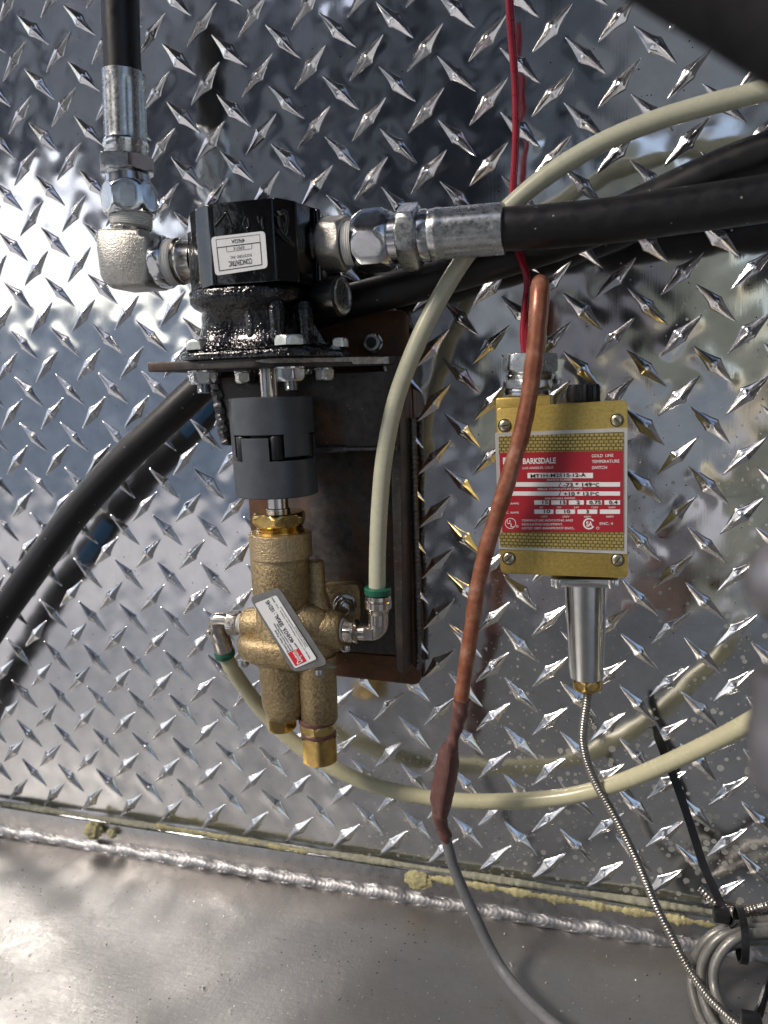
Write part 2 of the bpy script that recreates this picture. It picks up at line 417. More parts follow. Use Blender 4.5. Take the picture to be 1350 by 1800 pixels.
# ------------------------------------------------------------------ the wall of tread plate
PI_, PJ = .040, .038084
ZS = -.643                                 # bottom edge of the plate, on the bar
x0, x1, z0, z1 = -.45, .80, ZS-.004, .22
STEP = .0017
nx = int((x1-x0)/STEP); nz = int((z1-z0)/STEP)
def smooth_noise(sig, seed):
    r = np.random.RandomState(seed).randn(nz+1, nx+1)
    fy = np.fft.fftfreq(nz+1)[:, None]; fx = np.fft.fftfreq(nx+1)[None, :]
    s = sig/STEP
    k = np.exp(-2*(PI*s)**2*(fx**2+fy**2))
    a = np.fft.ifft2(np.fft.fft2(r)*k).real
    return a/a.std()
xs = np.linspace(x0, x1, nx+1); zs = np.linspace(z0, z1, nz+1)
XX, ZZ = np.meshgrid(xs, zs)
Hh = smooth_noise(.040, 3)*.00055 + smooth_noise(.016, 4)*.00010 + smooth_noise(.007, 6)*.000012
amp_tr = np.clip(.8 + 1.1*(XX-.15) + .8*(ZZ+.35), .35, 1.6)
Hh *= amp_tr
lugs = []
for i2 in range(-24, 42):
    for j2 in range(-12, 38):
        if (i2 + j2) % 2 or (i2 % 2) != (j2 % 2): continue
        i, j = i2/2, j2/2
        X, Z = i*PI_, -j*PJ
        if X < x0-.02 or X > x1+.02 or Z > z1+.02 or Z < z0+.001: continue
        lugs.append((X, Z, 1 if i2 % 2 else -1))       # -1: "\"   1: "/"
for X, Z, s in lugs:                        # metal pulled up round each lug
    a = rng.uniform(.00005, .00036); sg = rng.uniform(.0035, .0055)
    ix0, ix1 = np.searchsorted(xs, [X-.03, X+.03]); iz0, iz1 = np.searchsorted(zs, [Z-.03, Z+.03])
    sub = np.s_[iz0:iz1, ix0:ix1]
    dx, dz = XX[sub]-X, ZZ[sub]-Z
    al = (dx + s*dz)/2**.5; ac = (dx - s*dz)/2**.5
    al = np.maximum(0, np.abs(al)-.011)
    Hh[sub] += a*np.exp(-(al**2+ac**2)/(2*sg**2))
me = bpy.data.meshes.new('wall')
co = np.stack([XX, -Hh, ZZ], -1).reshape(-1, 3)
idx = np.arange((nx+1)*(nz+1)).reshape(nz+1, nx+1)
q = np.stack([idx[:-1, :-1], idx[:-1, 1:], idx[1:, 1:], idx[1:, :-1]], -1).reshape(-1, 4)
me.vertices.add(len(co)); me.vertices.foreach_set('co', co.ravel().astype(np.float32))
me.loops.add(q.size); me.loops.foreach_set('vertex_index', q.ravel().astype(np.int32))
me.polygons.add(len(q)); me.polygons.foreach_set('loop_start', (np.arange(len(q))*4).astype(np.int32))
me.update(calc_edges=True); me.validate()
wall = link('wall', me, MT['alu'], None, None); me.shade_smooth()
wall['kind'] = 'structure'
# lugs: long pointed ridges with a small button in the middle
def lug_mesh(var):
    r = random.Random(var); nl, nw = 30, 14; bm = bmesh.new(); V = []
    Lh, Wh, Hg = .0180, .0048+r.uniform(-.0004, .0005), .0022+r.uniform(-.0002, .0003)
    for a in range(nl+1):
        s = -1+2*a/nl; row = []
        wd = Wh*((1-abs(s))**.92*.98+.02)*(1+.12*math.exp(-(s/.16)**2))
        hh = Hg*(1-abs(s)**1.7)
        for b in range(nw+1):
            t = -1+2*b/nw; tt = math.copysign(abs(t)**1.25, t)
            prof = (1-abs(t)); prof = prof**1.15 if abs(t) > .1 else prof-.02
            y = hh*prof
            y += .0009*math.exp(-((s*Lh)**2+(tt*wd-.0015)**2)/(.0009**2)) + .0007*math.exp(-((s*Lh-.0004)**2+(tt*wd+.0016)**2)/(.0008**2))
            skew = .0006*math.sin(s*3+var)
            row.append(bm.verts.new((s*Lh, -y, tt*wd+skew*(1-abs(s)))))
        V.append(row)
    for row in V:
        row[0].co.y = row[-1].co.y = .0009
    for v in V[0]+V[-1]: v.co.y = .0005
    for a in range(nl):
        for b in range(nw): bm.faces.new((V[a][b], V[a+1][b], V[a+1][b+1], V[a][b+1]))
    me = bpy.data.meshes.new('tread_lug'); bmesh.ops.recalc_face_normals(bm, faces=bm.faces)
    if bm.faces[len(bm.faces)//2-1].normal.y > 0: bmesh.ops.reverse_faces(bm, faces=bm.faces)
    bm.to_mesh(me); bm.free(); me.materials.append(MT['lug']); me.shade_smooth(); me.set_sharp_from_angle(angle=math.radians(42)); return me
m = mat('lug_metal', (.84, .84, .84), .16, 1); c = coord(m)
L(m, ramp(m, noise(m, c, 120, 4), [(.3, .10), (.7, .30)]), B(m).inputs['Roughness']); bump(m, noise(m, c, 380, 3), .12, .0005); MT['lug'] = m
lmesh = [lug_mesh(k) for k in range(6)]
def plate_h(X, Z):
    a = int(np.clip((X-x0)/STEP, 0, nx)); b = int(np.clip((Z-z0)/STEP, 0, nz)); return float(Hh[b, a])
def vis(X, Z):
    c = RC @ (np.array([X, 0, Z])-CC); u = c[0]/c[2]*1300+675; v = c[1]/c[2]*1300+900
    return (-25 < u < 1375 and -25 < v < 1700), c[2]
ranked = sorted(lugs, key=lambda l: (not vis(l[0], l[1])[0], vis(l[0], l[1])[1]))
rest = bmesh.new()
for n_, (X, Z, s) in enumerate(ranked):
    me_ = lmesh[rng.randint(6)]
    mx = Matrix.Translation((X+rng.uniform(-.0004, .0004), -plate_h(X, Z)-.00025, Z+rng.uniform(-.0004, .0004))) @ Matrix.Rotation(-s*PI/4+rng.uniform(-.02, .02), 4, 'Y') @ Matrix.Rotation(PI*rng.randint(2), 4, 'Y')
    if n_ < 300:
        o = bpy.data.objects.new('tread_lug', me_); COL.objects.link(o); o.parent = wall; o.matrix_basis = mx
    else:
        t = me_.copy(); t.transform(mx); rest.from_mesh(t); bpy.data.meshes.remove(t)
me_ = bpy.data.meshes.new('far_tread_lugs'); rest.to_mesh(me_); rest.free()
o = link('tread_lug_cluster', me_, MT['lug'], wall, 42); o['kind'] = 'stuff'

# ------------------------------------------------------------------ floor, bar, weld, sealant
ZF = -.670
bm = bmesh.new()
nX, nY = 120, 70
V = [[bm.verts.new((-.50+1.4*a/nX, -.004-.75*b/nY, ZF + .0012*math.sin(a*.31+b*.13)*math.sin(b*.21+1)+.0004*math.sin(a*.9+b*.7))) for b in range(nY+1)] for a in range(nX+1)]
for a in range(nX):
    for b in range(nY): bm.faces.new((V[a][b], V[a][b+1], V[a+1][b+1], V[a+1][b]))
floor = obj('floor', bm, MT['alufloor'], None, 60); floor['kind'] = 'structure'
bm = bmesh.new()
box(bm, Vector((.175, -.003, (ZS+ZF)/2-.0015)), EX, EY, EZ, 1.3, .009, ZS-ZF-.001, .0008)
bar = obj('edging_bar', bm, MT['alubar'], None); tagged(bar, 'flat aluminium bar along the bottom edge of the tread plate', 'edging bar')
# weld bead: overlapping scallops along the foot of the bar
bm = bmesh.new()
xw = np.arange(-.45, .80, .00075); rings = []
wj = smooth_noise(.004, 11)[0] if False else None
for k, x in enumerate(xw):
    ring = []
    for a in range(19):
        th = -.12 + (PI/2+.24)*a/18; sc_ = abs(th-PI/4)/(PI/4)
        ph = ((x - .0042*(1-sc_**2) + .0012*math.sin(x*210))/.0036) % 1       # crescent ripples
        rr = .0056*(1+.10*math.sin(x*31)+.08*math.sin(x*73+2)+.05*math.sin(x*190+th*3)+.03*math.sin(x*333+1)) - .00020*abs(ph-.25)*(1-.5*sc_) + .00005*math.sin(x*900+th*9)
        edge = .0005*math.sin(x*330+2)*(1 if sc_ > .8 else 0)
        ring.append(Vector((x, -.0072-rr*math.cos(th)*1.05-edge, ZF+.0003+rr*math.sin(th)*1.25+edge)))
    ring.append(Vector((x, -.002, ZF-.002)))
    rings.append(ring)
add_rings(bm, rings)
o = obj('weld_bead', bm, MT['aluweld'], None, 50); tagged(o, 'long rippled silver weld bead between the bar and the bare floor', 'weld')
# sealant line
bm = bmesh.new(); rings = []
for k, x in enumerate(np.arange(-.44, .79, .0016)):
    r1 = .0017+.0006*math.sin(x*60)+rng.uniform(0, .0006)
    rings.append([Vector((x, -.0042-r1*1.5*max(0, math.cos(t))*1.1-.0006, ZS+.0010+r1*1.15*math.sin(t))) for t in np.linspace(-PI/2, PI*1.5, 9)[:-1]])
add_rings(bm, rings)
o = obj('sealant', bm, MT['oldfoam'], None, 60); tagged(o, 'thin dirty grey green sealant line above the aluminium bar', 'sealant')
def crumb_line(bm, ua, ub, amp):
    A, Bp = P(ua[0], ua[1], 6), P(ub[0], ub[1], 6); n = int((Bp-A).length/.0016); rings = []
    for k in range(n+1):
        p = A.lerp(Bp, k/n); e = min(1, k/4, (n-k)/4)+.05
        r1 = amp*e*(.75+.25*math.sin(k*.37)+rng.uniform(-.15, .2)); dz = rng.uniform(-.0005, .0004)-.0012
        rings.append([Vector((p.x, -.0066-r1*.45*(math.cos(t)+1)*(1+rng.uniform(-.15, .15)), p.z+dz+r1*math.sin(t)*(1+rng.uniform(-.2, .2)))) for t in np.linspace(0, 2*PI, 11)[:-1]])
    add_rings(bm, rings)
bm = bmesh.new(); crumb_line(bm, (270, 1446), (545, 1495), .0023); 
o = obj('foam_sealant', bm, MT['foam'], None, 60); tagged(o, 'crusty yellow foam sealant on the seam, left of the grey cable', 'foam sealant')
bm = bmesh.new(); crumb_line(bm, (712, 1530), (1262, 1622), .0034)
o = obj('foam_sealant', bm, MT['foam'], None, 60); tagged(o, 'thicker crumbling yellow foam sealant along the seam at the right', 'foam sealant')
def blob(name, u, v, h, ru, label, mat_='foam', sq=(1, .55, .9), drop=0):
    p = P(u, v, h); bm = bmesh.new(); bmesh.ops.create_icosphere(bm, subdivisions=4, radius=ru*px(p))
    from mathutils import noise as mn
    for vv in bm.verts:
        k = 1+.35*mn.noise(vv.co*260)+.18*mn.noise(vv.co*900); vv.co = Vector((vv.co.x*sq[0]*k, vv.co.y*sq[1]*k, vv.co.z*sq[2]*k))+p
    o = obj(name, bm, MT[mat_], None, 60); return tagged(o, label, 'foam lump')
blob('foam_lump', 164, 1460, 12, 17, 'larger round yellow foam lump stuck on the weld at the left')
blob('foam_lump', 197, 1465, 11, 9, 'small yellow foam lump just right of the larger one')
blob('foam_lump', 735, 1548, 9, 21, 'flat yellow foam smear on the bar beside the grey cable', sq=(1.1, .2, .8))
# metal crumbs on the floor
bm = bmesh.new()
for k in range(420):
    u, v = rng.uniform(-40, 1390), rng.uniform(1500, 1830); p = PF(u, v, ZF+.0006)
    if p.y > -.016 or p.y < -.45: continue
    s = rng.choice([.0003, .0005, .0008, .0015], p=[.5, .32, .14, .04])
    ax = Vector(rng.randn(3)).normalized(); x, y, z = frame(ax)
    box(bm, p, x, y, z, s*rng.uniform(.8, 2), s*rng.uniform(.4, 1), s*rng.uniform(.3, .8))
o = obj('metal_shavings', bm, MT['bright'], None, None); tagged(o, 'tiny bright metal crumbs scattered over the bare aluminium floor', 'shavings', kind='stuff')

# ------------------------------------------------------------------ bracket
ZSH = -.2590
br_ = thing('mounting_bracket', P(600, 900, 0), 'dark rusty welded steel bracket carrying both pumps on the tread plate', 'bracket')
def at_z(u, h, z, v0=650):
    p = P(u, v0, h); return Vector((p.x, p.y, z))
bm = bmesh.new()
zb = P(739, 1205, 8).z
pts = [Vector((.2845, -.0085, -.2215)), Vector((.2875, -.0085, zb)), Vector((.1575, -.0085, zb+.004)), Vector((.1575, -.0085, -.345)), Vector((.2135, -.0085, -.30)), Vector((.2135, -.0085, -.2215))]
prism(bm, rounded(pts, .006, 3), Vector((0, .0065, 0)), .0008)
obj('back_plate', bm, MT['rusty'], br_)
bm = bmesh.new()  # upper cross plate, its rough left end stands clear of the wall
pts = [Vector((.1525, -.038, ZSH-.004)), Vector((.283, -.038, ZSH-.004)), Vector((.283, -.038, -.313)), Vector((.1625, -.038, -.3125)), Vector((.159, -.038, -.297))]
prism(bm, pts, Vector((0, .006, 0)), .0008)
obj('cross_plate', bm, MT['scale'], br_)
bm = bmesh.new()
pp = [Vector((.1520+.0055*(k/60)+.0004*math.sin(k*.9)+rng.uniform(-.0002, .0002), -.0372, ZSH-.004-.047*k/60)) for k in range(61)]
sweep(bm, pp, lambda i, m: .0042*(1+.10*math.sin(i*.55)+rng.uniform(-.06, .06))*min(1, .6+(m-i)/10), 14, sect=lambda th, i, m: 1+.06*math.sin(5*th+i*.4))
o = obj('rough_cut_edge', bm, MT['weldsteel'], br_)
bm = bmesh.new()  # shelf
pts = [at_z(257, 95, ZSH), at_z(450, 95, ZSH), at_z(640, 45, ZSH), at_z(668, 36, ZSH), Vector((.2845, -.034, ZSH)), Vector((.2845, -.0095, ZSH)), Vector((.2135, -.0095, ZSH)), Vector((.2135, -.031, ZSH)), Vector((.1525, -.0365, ZSH)), Vector((.138, -.050, ZSH))]
prism(bm, rounded(pts, .003, 3), Vector((0, 0, .0058)), .0009)
obj('shelf_plate', bm, MT['scale'], br_)
# ground cut edge of the shelf
bm = bmesh.new()
A, Bq = at_z(453, 95.4, ZSH+.0024), at_z(640, 45.6, ZSH+.0028); C1 = at_z(668, 36.8, ZSH+.0028)
path_ = resample([A, Bq, C1, Vector((.2790, -.0348, ZSH+.0028))], .0012)[0]; rows = []
for i_, q_ in enumerate(path_):
    e_ = min(1, i_/6+.15); w0 = (.0013 if i_ < len(path_)*.70 else .0021)*e_*(1+rng.uniform(-.14, .14)); up_ = .0012 if i_ < len(path_)*.70 else .0003
    f_ = q_+Vector((-.0005, -.0007-rng.uniform(0, .00025), 0))
    rows.append([f_+EZ*(up_+w0), f_+EZ*up_+Vector((-.0001, -.0002, 0)), f_+EZ*(up_-w0), f_+Vector((.001, .0022, up_-w0)), f_+Vector((.001, .0022, up_+w0))])
add_rings(bm, rows); obj('ground_edge', bm, MT['cut'], br_, 50)
# side leg of the angle iron with rounded inner bend
bm = bmesh.new()
zl = -.4735
def legx(z): return .2850 + (z+.27)*.012
inner = [Vector((legx(-.27)-.0115, -.034, ZSH-.0002)), Vector((legx(-.27)-.0078, -.034, ZSH-.0030)), Vector((legx(-.27)-.0064, -.034, ZSH-.010)), Vector((legx(zl)-.0062, -.034, zl+.004)), Vector((legx(zl)-.0002, -.034, zl)), Vector((legx(-.27), -.034, -.272)), Vector((legx(-.27)-.0006, -.034, ZSH+.0052)), Vector((legx(-.27)-.0115, -.034, ZSH+.0052))]
prism(bm, inner, Vector((0, .0250, 0)), .0009)
obj('side_leg', bm, MT['scale'], br_)
bm = bmesh.new()
pp = [Vector((legx(-.27)-.0070-.0025*math.exp(-k/1.2), -.0347, ZSH-.001-.005*k)) for k in range(12)]
sweep(bm, pp, lambda i, m: .0012*(1-i/m*.6), 8)
obj('worn_edge', bm, MT['cut'], br_, 50)
bm = bmesh.new()
pp, _ = resample([Vector((.2872, -.0105, -.295)), Vector((.2875, -.0105, zl-.004))], .0009)
sweep(bm, pp, lambda i, m: .0022*(1+.14*math.sin(i*1.7)+rng.uniform(-.08, .08)), 10)
o = obj('weld_bead', bm, MT['weldsteel'], br_, 50)
bm = bmesh.new()
pp, _ = resample([Vector((.205, -.0385, -.3135)), Vector((.283, -.0385, -.3135))], .0016)
sweep(bm, pp, lambda i, m: .0024*(1+.08*math.sin(i*.7)+rng.uniform(-.06, .06))*(1 if i < m*.55 else .6), 10)
obj('weld_bead', bm, MT['weldsteel'], br_, 50)
bm = bmesh.new()
prism(bm, [Vector((.180, -.0375, -.314)), Vector((.2785, -.0375, -.314)), Vector((.2785, -.0375, zl+.006)), Vector((.180, -.0375, zl+.006))], Vector((0, .0040, 0)), .0006)
# lower face plate of the bracket, set back under the cross plate
for v in bm.verts: v.co.y += .0255
obj('face_plate', bm, MT['scale'], br_)
# hanging foot lip
bm = bmesh.new()
prism(bm, [Vector((.160, -.0100, zl+.004)), Vector((.2795, -.0100, zl+.004)), Vector((.2845, -.0100, zl-.0035)), Vector((.160, -.0100, zl-.0035))], Vector((0, .0012, 0)))
obj('foot_lip', bm, MT['rusty'], br_)
def hexbolt(name, p, axis, ap, hh, parent, mtl='whitezinc', washer=0, wr=1.35, dish=False, rot=0, shank=0, sr=.5):
    axis = axis.normalized(); bm = bmesh.new(); q = p+axis*washer
    hexa(bm, q, q+axis*hh, ap, cham=.16, rot=rot, ends=(0, 1))
    o = obj(name, bm, MT[mtl], parent, 28)
    if washer:
        b2 = bmesh.new(); lathe(b2, p, q, [(0, ap*wr), (.7, ap*wr), (1, ap*wr*.96)], 40); obj('washer', b2, MT['zinc'], o if parent is None or parent.parent is None else parent)
    if shank:
        b2 = bmesh.new(); n = 7; prof = []
        for k in range(n): prof += [(k/n, ap*sr), ((k+.5)/n, ap*(sr-.08))]
        prof += [(.97, ap*(sr-.05)), (1, ap*(sr-.18))]
        lathe(b2, q+axis*(hh-.0002), q+axis*(hh+shank), prof, 28); obj('thread_end', b2, MT['zinc'], o)
    return o
p = P(658, 603, 9)
b1 = hexbolt('wall_bolt', p, Vector((0, -1, 0)), 14.5*px(p), .0055, br_, 'zinc', .0015, 1.18)
bm = bmesh.new(); lathe(bm, p+Vector((0, -.0071, 0)), p+Vector((0, -.0067, 0)), [(0, 9.5*px(p)), (1, 9.5*px(p))], 32); obj('bolt_recess', bm, MT['darkgap'], b1)

# ------------------------------------------------------------------ hydraulic pump (black)
HP = 60
AX = P(472, 640, HP).x; AY = -HP/1000            # common vertical shaft axis
pump = thing('hydraulic_pump', Vector((AX, AY, ZSH+.006)), 'glossy black cast gear pump with upside down white sticker, on the bracket shelf', 'pump')
def zof(v, u=460, h=95): return P(u, v, h).z
def fp(lst, z, v=440):
    out = []
    for u, h in lst:
        p = P(u, v, h); out.append(Vector((p.x, p.y, z)))
    return out
ztop, zmid = zof(352), zof(497)
foot = fp([(340, 30), (334, 72), (338, 86), (348, 93), (367, 97.5), (371, 99.5), (376, 98.5), (483, 98.5), (487, 97), (524, 86), (547, 70), (555, 62), (558, 65), (566, 63), (568, 52), (573, 40), (573, 30), (573, 22)], ztop)
bm = bmesh.new(); prism(bm, foot, Vector((0, 0, zmid-ztop)), .0011, 3)
obj('gear_housing', bm, MT['paint'], pump, 28)
# rear block of the housing at the left
bm = bmesh.new()
prism(bm, fp([(336, 30), (330, 60), (331, 80), (345, 88), (352, 30)], zof(384)), Vector((0, 0, zof(508)-zof(384))), .001)
obj('port_boss', bm, MT['paintrough'], pump)
# mounting adapter casting below
def ellip(cx, cy, rx, ry, z, n=64, sq=2.6, lob=0, ph=0):
    o = []
    for k in range(n):
        t = 2*PI*k/n; c_, s_ = math.cos(t), math.sin(t)
        r = (abs(c_)**sq+abs(s_)**sq)**(-1/sq)*(1+lob*math.cos(4*(t-ph)))
        o.append(Vector((cx+rx*r*c_, cy+ry*r*s_, z)))
    return o
bm = bmesh.new()
cxp = (P(343, 440, 60).x+P(563, 440, 50).x)/2; 
zs_ = [(499, .0378, .0375, 0), (503, .0388, .0385, 0), (522, .0382, .0385, 0), (530, .036, .037, 0), (537, .033, .035, 0), (548, .0325, .0335, .05), (560, .0315, .032, .09), (576, .0325, .0325, .10), (590, .034, .034, .10), (600, .037, .036, .10), (612, .040, .039, .08)]
add_rings(bm, [ellip(cxp, AY, rx, ry, zof(v), sq=2.8 if v < 535 else 2.3, lob=lb, ph=PI/4) for v, rx, ry, lb in zs_])
obj('adapter_casting', bm, MT['paintrough'], pump, 60)
zfl1, zfl0 = zof(606), ZSH+.0060
# four ribs running down to the bolt feet
FLX0, FLX1 = P(318, 630, 92).x, P(604, 630, 60).x
for (bx, by) in ((P(352, 600, 90).x, -.088), (P(512, 600, 93).x, -.090), (P(431, 600, 40).x, -.040), (P(588, 600, 45).x, -.045)):
    bm = bmesh.new(); d = Vector((bx-cxp, by-AY, 0)); dn = d.normalized(); sd = Vector((-dn.y, dn.x, 0))
    c0 = Vector((cxp, AY, 0)); ra = .026; rb = d.length-.004
    A = [c0+dn*ra+EZ*zfl1, c0+dn*rb+EZ*zfl1, c0+dn*rb+EZ*(zfl1+.003), c0+dn*(ra+.008)+EZ*zof(560), c0+dn*(ra+.007)+EZ*zof(540), c0+dn*ra+EZ*zof(535)]
    prism(bm, [a-sd*.0045 for a in A], sd*.009, .0018, 3); obj('rib', bm, MT['paintrough'], pump, 50)
# cored pockets and bosses that break up the casting
for (u, v, h, r) in ((447, 560, 92, 20), (487, 556, 93, 17), (398, 548, 90, 15), (535, 552, 80, 18)):
    p = P(u, v, h-6); bm = bmesh.new(); lathe(bm, Vector((p.x, p.y, zof(528))), Vector((p.x, p.y, zfl1-.002)), [(0, r*px(p)*.7), (.2, r*px(p)), (.55, r*px(p)*.8), (.8, r*px(p)*.9), (1, r*px(p)*1.2)], 24)
    obj('boss', bm, MT['paintrough'], pump, 60)
# flange
bm = bmesh.new()
fl = [at_z(312, 88, zfl0), at_z(330, 97, zfl0), at_z(420, 97, zfl0), at_z(520, 97, zfl0), at_z(560, 88, zfl0), at_z(612, 52, zfl0), Vector((P(612, 630, 40).x, -.030, zfl0)), Vector((cxp-.02, -.026, zfl0)), Vector((P(330, 630, 60).x, -.045, zfl0))]
fl = rounded(fl, .010, 4)
cen = Vector((sum(p.x for p in fl)/len(fl), sum(p.y for p in fl)/len(fl), 0))
hf = zfl1-zfl0
rr_ = []
for t, s in ((0, 1.0), (.35, 1.0), (.55, .985), (.8, .93), (1, .86)):
    rr_.append([Vector((cen.x+(p.x-cen.x)*s, cen.y+(p.y-cen.y)*s, zfl0+hf*t)) for p in fl])
add_rings(bm, rr_); obj('mounting_flange', bm, MT['paintrough'], pump, 60)
# heads on top and nuts under the shelf
for i_, (u, h, ap) in enumerate(((352, 88, 17), (511, 90, 24), (594, 47, 15), (431, 42, 15))):
    q_ = P(u, 610, h); p = Vector((q_.x, q_.y, zfl1-.0008)); a_ = .0086
    if u == 431: continue
    hexbolt('flange_bolt', p, EZ, a_ if u != 594 else .0062, .0058, pump, 'whitezinc', rot=.35*i_)
for i_, (u, v, h, wp, nut) in enumerate(((357, 684, 84, 25, 1), (511, 676, 84, 26, 1), (572, 672, 40, 18, 0), (430, 670, 44, 17, 0))):
    q_ = P(u, 662, h); p = Vector((q_.x, q_.y, ZSH-.0003)); a_ = wp*px(p)/1.12
    hexbolt('flange_nut', p, -EZ, a_, .0072 if nut else .0068, pump, 'zinc' if nut else 'whitezinc', .0014, 1.2, rot=.4+.7*i_, shank=.0055 if nut else 0, sr=.56)
# shaft
bm = bmesh.new(); c1 = Vector((AX, AY, ZSH)); r_ = 17*px(c1)
lathe(bm, c1, c1-EZ*.026, [(0, r_), (1, r_)], 40); obj('drive_shaft', bm, MT['steel'], pump)
# side cap with bright ring on the right of the casting
bm = bmesh.new(); p = P(586, 522, 60); p2 = p+Vector((.0065, -.0012, 0))
lathe(bm, p-(p2-p)*1.5, p2, [(0, .0105), (.5, .0122), (.93, .0125), (1, .0112)], 36); cap = obj('relief_cap', bm, MT['rubber'], pump)
bm = bmesh.new(); lathe(bm, p2, p2+Vector((.0012, -.0002, 0)), [(0, .0111), (.5, .0113), (1, .0104), (1, .0090), (.3, .0088)], 36); obj('cap_ring', bm, MT['zincdull'], cap)
# cast characters on the front (raised strokes, painted over)
F0 = P(428, 440, 98.5); 
def stroke(bm, pts, h, r, n=8):
    sweep(bm, resample(catmull([P(u, v, h) for u, v in pts], 6), .001)[0], r, n)
bm = bmesh.new()
stroke(bm, [(378, 398), (390, 384), (398, 374), (404, 388), (408, 400)], 98.6, .0008)
stroke(bm, [(400, 392), (411, 398)], 98.6, .0007)
stroke(bm, [(433, 382), (428, 392), (432, 402), (438, 398), (436, 384)], 98.6, .0008)
stroke(bm, [(462, 382), (461, 392), (464, 403)], 98.6, .0009)
stroke(bm, [(453, 380), (456, 392)], 98.6, .0006)
obj('cast_marking', bm, MT['paint'], pump, 60)
bm = bmesh.new()     # raised arrow on the angled face at the right
def onface(u, v): return P(u, v, 98.5-(u-487)*.42)
def stroke2(pts, r): sweep(bm, resample(catmull([onface(u, v) for u, v in pts], 5), .001)[0], r, 8)
stroke2([(490, 376), (499, 373), (503, 384), (501, 402), (498, 414)], .0019)
stroke2([(489, 404), (500, 418), (514, 432), (528, 440)], .0021)
stroke2([(489, 380), (492, 396), (499, 414)], .0010)
stroke2([(528, 420), (530, 432), (529, 441)], .0012)
stroke2([(504, 420), (515, 416), (528, 422)], .0010)
obj('cast_arrow', bm, MT['paint'], pump, 60)
# sticker, printed upside down as it stands
H_ = 98.9
c00, c10, c11, c01 = P(371, 417, H_), P(466, 406, H_), P(471, 471, H_), P(379, 485, H_)
bm = bmesh.new(); prism(bm, rounded([c00, c10, c11, c01], .0026, 5), Vector((0, -.0003, 0))); stk = obj('sticker', bm, MT['sticker'], pump)
def bil(q00, q10, q11, q01, s, t, off=0):
    a = q00.lerp(q10, s); b = q01.lerp(q11, s); p = a.lerp(b, t); return p+Vector((0, -off, 0))
S = lambda s, t: bil(c00, c10, c11, c01, s, t, .00045)
bm = bmesh.new()
def seg(bm, a, b, wd):
    d = (b-a).normalized(); n = d.cross(Vector((0, 1, 0)))*wd/2; quad(bm, a-n, b-n, b+n, a+n)
def rect(bm, Sf, a, b, c, d, wd):
    for p_, q_ in (((a, b), (c, b)), ((c, b), (c, d)), ((c, d), (a, d)), ((a, d), (a, b))): seg(bm, Sf(*p_), Sf(*q_), wd)
rect(bm, S, .09, .29, .90, .89, .00045); rect(bm, S, .09, .08, .90, .29, .00022); rect(bm, S, .27, .29, .74, .43, .0002)
xa = (c00-c10).normalized(); ya = (c01-c00).normalized()
ax_ = lambda t: (S(0, t)-S(1, t)).normalized()
def up(t): a = ax_(t); return a.cross(Vector((0, 1, 0)))*-1 if a.cross(Vector((0, 1, 0))).z > 0 else a.cross(Vector((0, 1, 0)))
for s_, t_, txt, sz, wd_ in ((.50, .68, 'CONCENTRIC', .0031, .0152), (.52, .555, 'ROCKFORD  INC.', .0016, .0140), (.50, .325, '070715', .0017, .0070), (.50, .135, '4F652A', .0021, .0086)):
    text_into(bm, txt, S(s_, t_), ax_(t_), up(t_), sz, 1, 'CENTER', .012 if sz > .002 else 0, wd_)
obj('lettering', bm, MT['print'], stk, None)

# ------------------------------------------------------------------ shaft coupling
cpl = thing('shaft_coupling', Vector((AX, AY, -.30)), 'dark grey two piece jaw coupling between the black pump and the brass pump', 'coupling')
RCp = 73*px(Vector((AX, AY, -.30)))*1.0
AXb = P(487, 860, HP).x
zc = lambda v: P(485, v, HP).z
def ring_at(z, r, n=96, x=None):
    x = AX+(AXb-AX)*((zc(697)-z)/(zc(697)-zc(868))) if x is None else x
    return [Vector((x+r*math.sin(2*PI*k/n), AY-r*math.cos(2*PI*k/n), z)) for k in range(n)]
def hub(name, za, zb, zj, jaws, flip):
    bm = bmesh.new(); c_ = .0007
    s = 1 if za > zb else -1
    add_rings(bm, [ring_at(za, RCp-c_), ring_at(za-s*c_, RCp), ring_at(zb+s*c_*.4, RCp), ring_at(zb, RCp-c_*.5)])
    for (a0, a1) in jaws:
        n = 12; ro, ri = RCp-.00005, RCp*.42; rows = []
        for z in (zb+s*.002, zj+s*.0004, zj):
            rr = ro if z != zj else ro-.0004
            x_ = AX+(AXb-AX)*((zc(697)-z)/(zc(697)-zc(868)))
            rows.append([Vector((x_+rr*math.sin(a0+(a1-a0)*k/n), AY-rr*math.cos(a0+(a1-a0)*k/n), z)) for k in range(n+1)] +
                        [Vector((x_+ri*math.sin(a1-(a1-a0)*k/n), AY-ri*math.cos(a1-(a1-a0)*k/n), z)) for k in range(n+1)])
        add_rings(bm, rows)
    return obj(name, bm, MT['greygum'], cpl, 30)
v0 = math.atan2(CC[0]-AX, -(CC[1]-AY))          # azimuth towards the camera
D = math.radians
lowj = [(v0+D(-48+120*k), v0+D(-7+120*k)) for k in range(3)]
upj = [(v0+D(14+120*k), v0+D(56+120*k)) for k in range(3)]
hub('upper_hub', zc(697), zc(761), zc(799), upj, 1)
hub('lower_hub', zc(868), zc(805), zc(766), lowj, -1)
bm = bmesh.new()
for k in range(6):
    for j_ in range(1):
        a = v0+D([3.5, 65, 123.5, 185, 243.5, 305][k])
        p = Vector((AX+(AXb-AX)*.5+RCp*.84*math.sin(a), AY-RCp*.84*math.cos(a), 0))
        lathe(bm, p+EZ*zc(763), p+EZ*zc(803), [(0, .0043), (.06, .0048), (.94, .0048), (1, .0043)], 20)
lathe(bm, Vector((AX, AY, zc(762))), Vector((AXb, AY, zc(804))), [(0, RCp*.80), (1, RCp*.80)], 40)
obj('rubber_spider', bm, MT['rubber'], cpl)

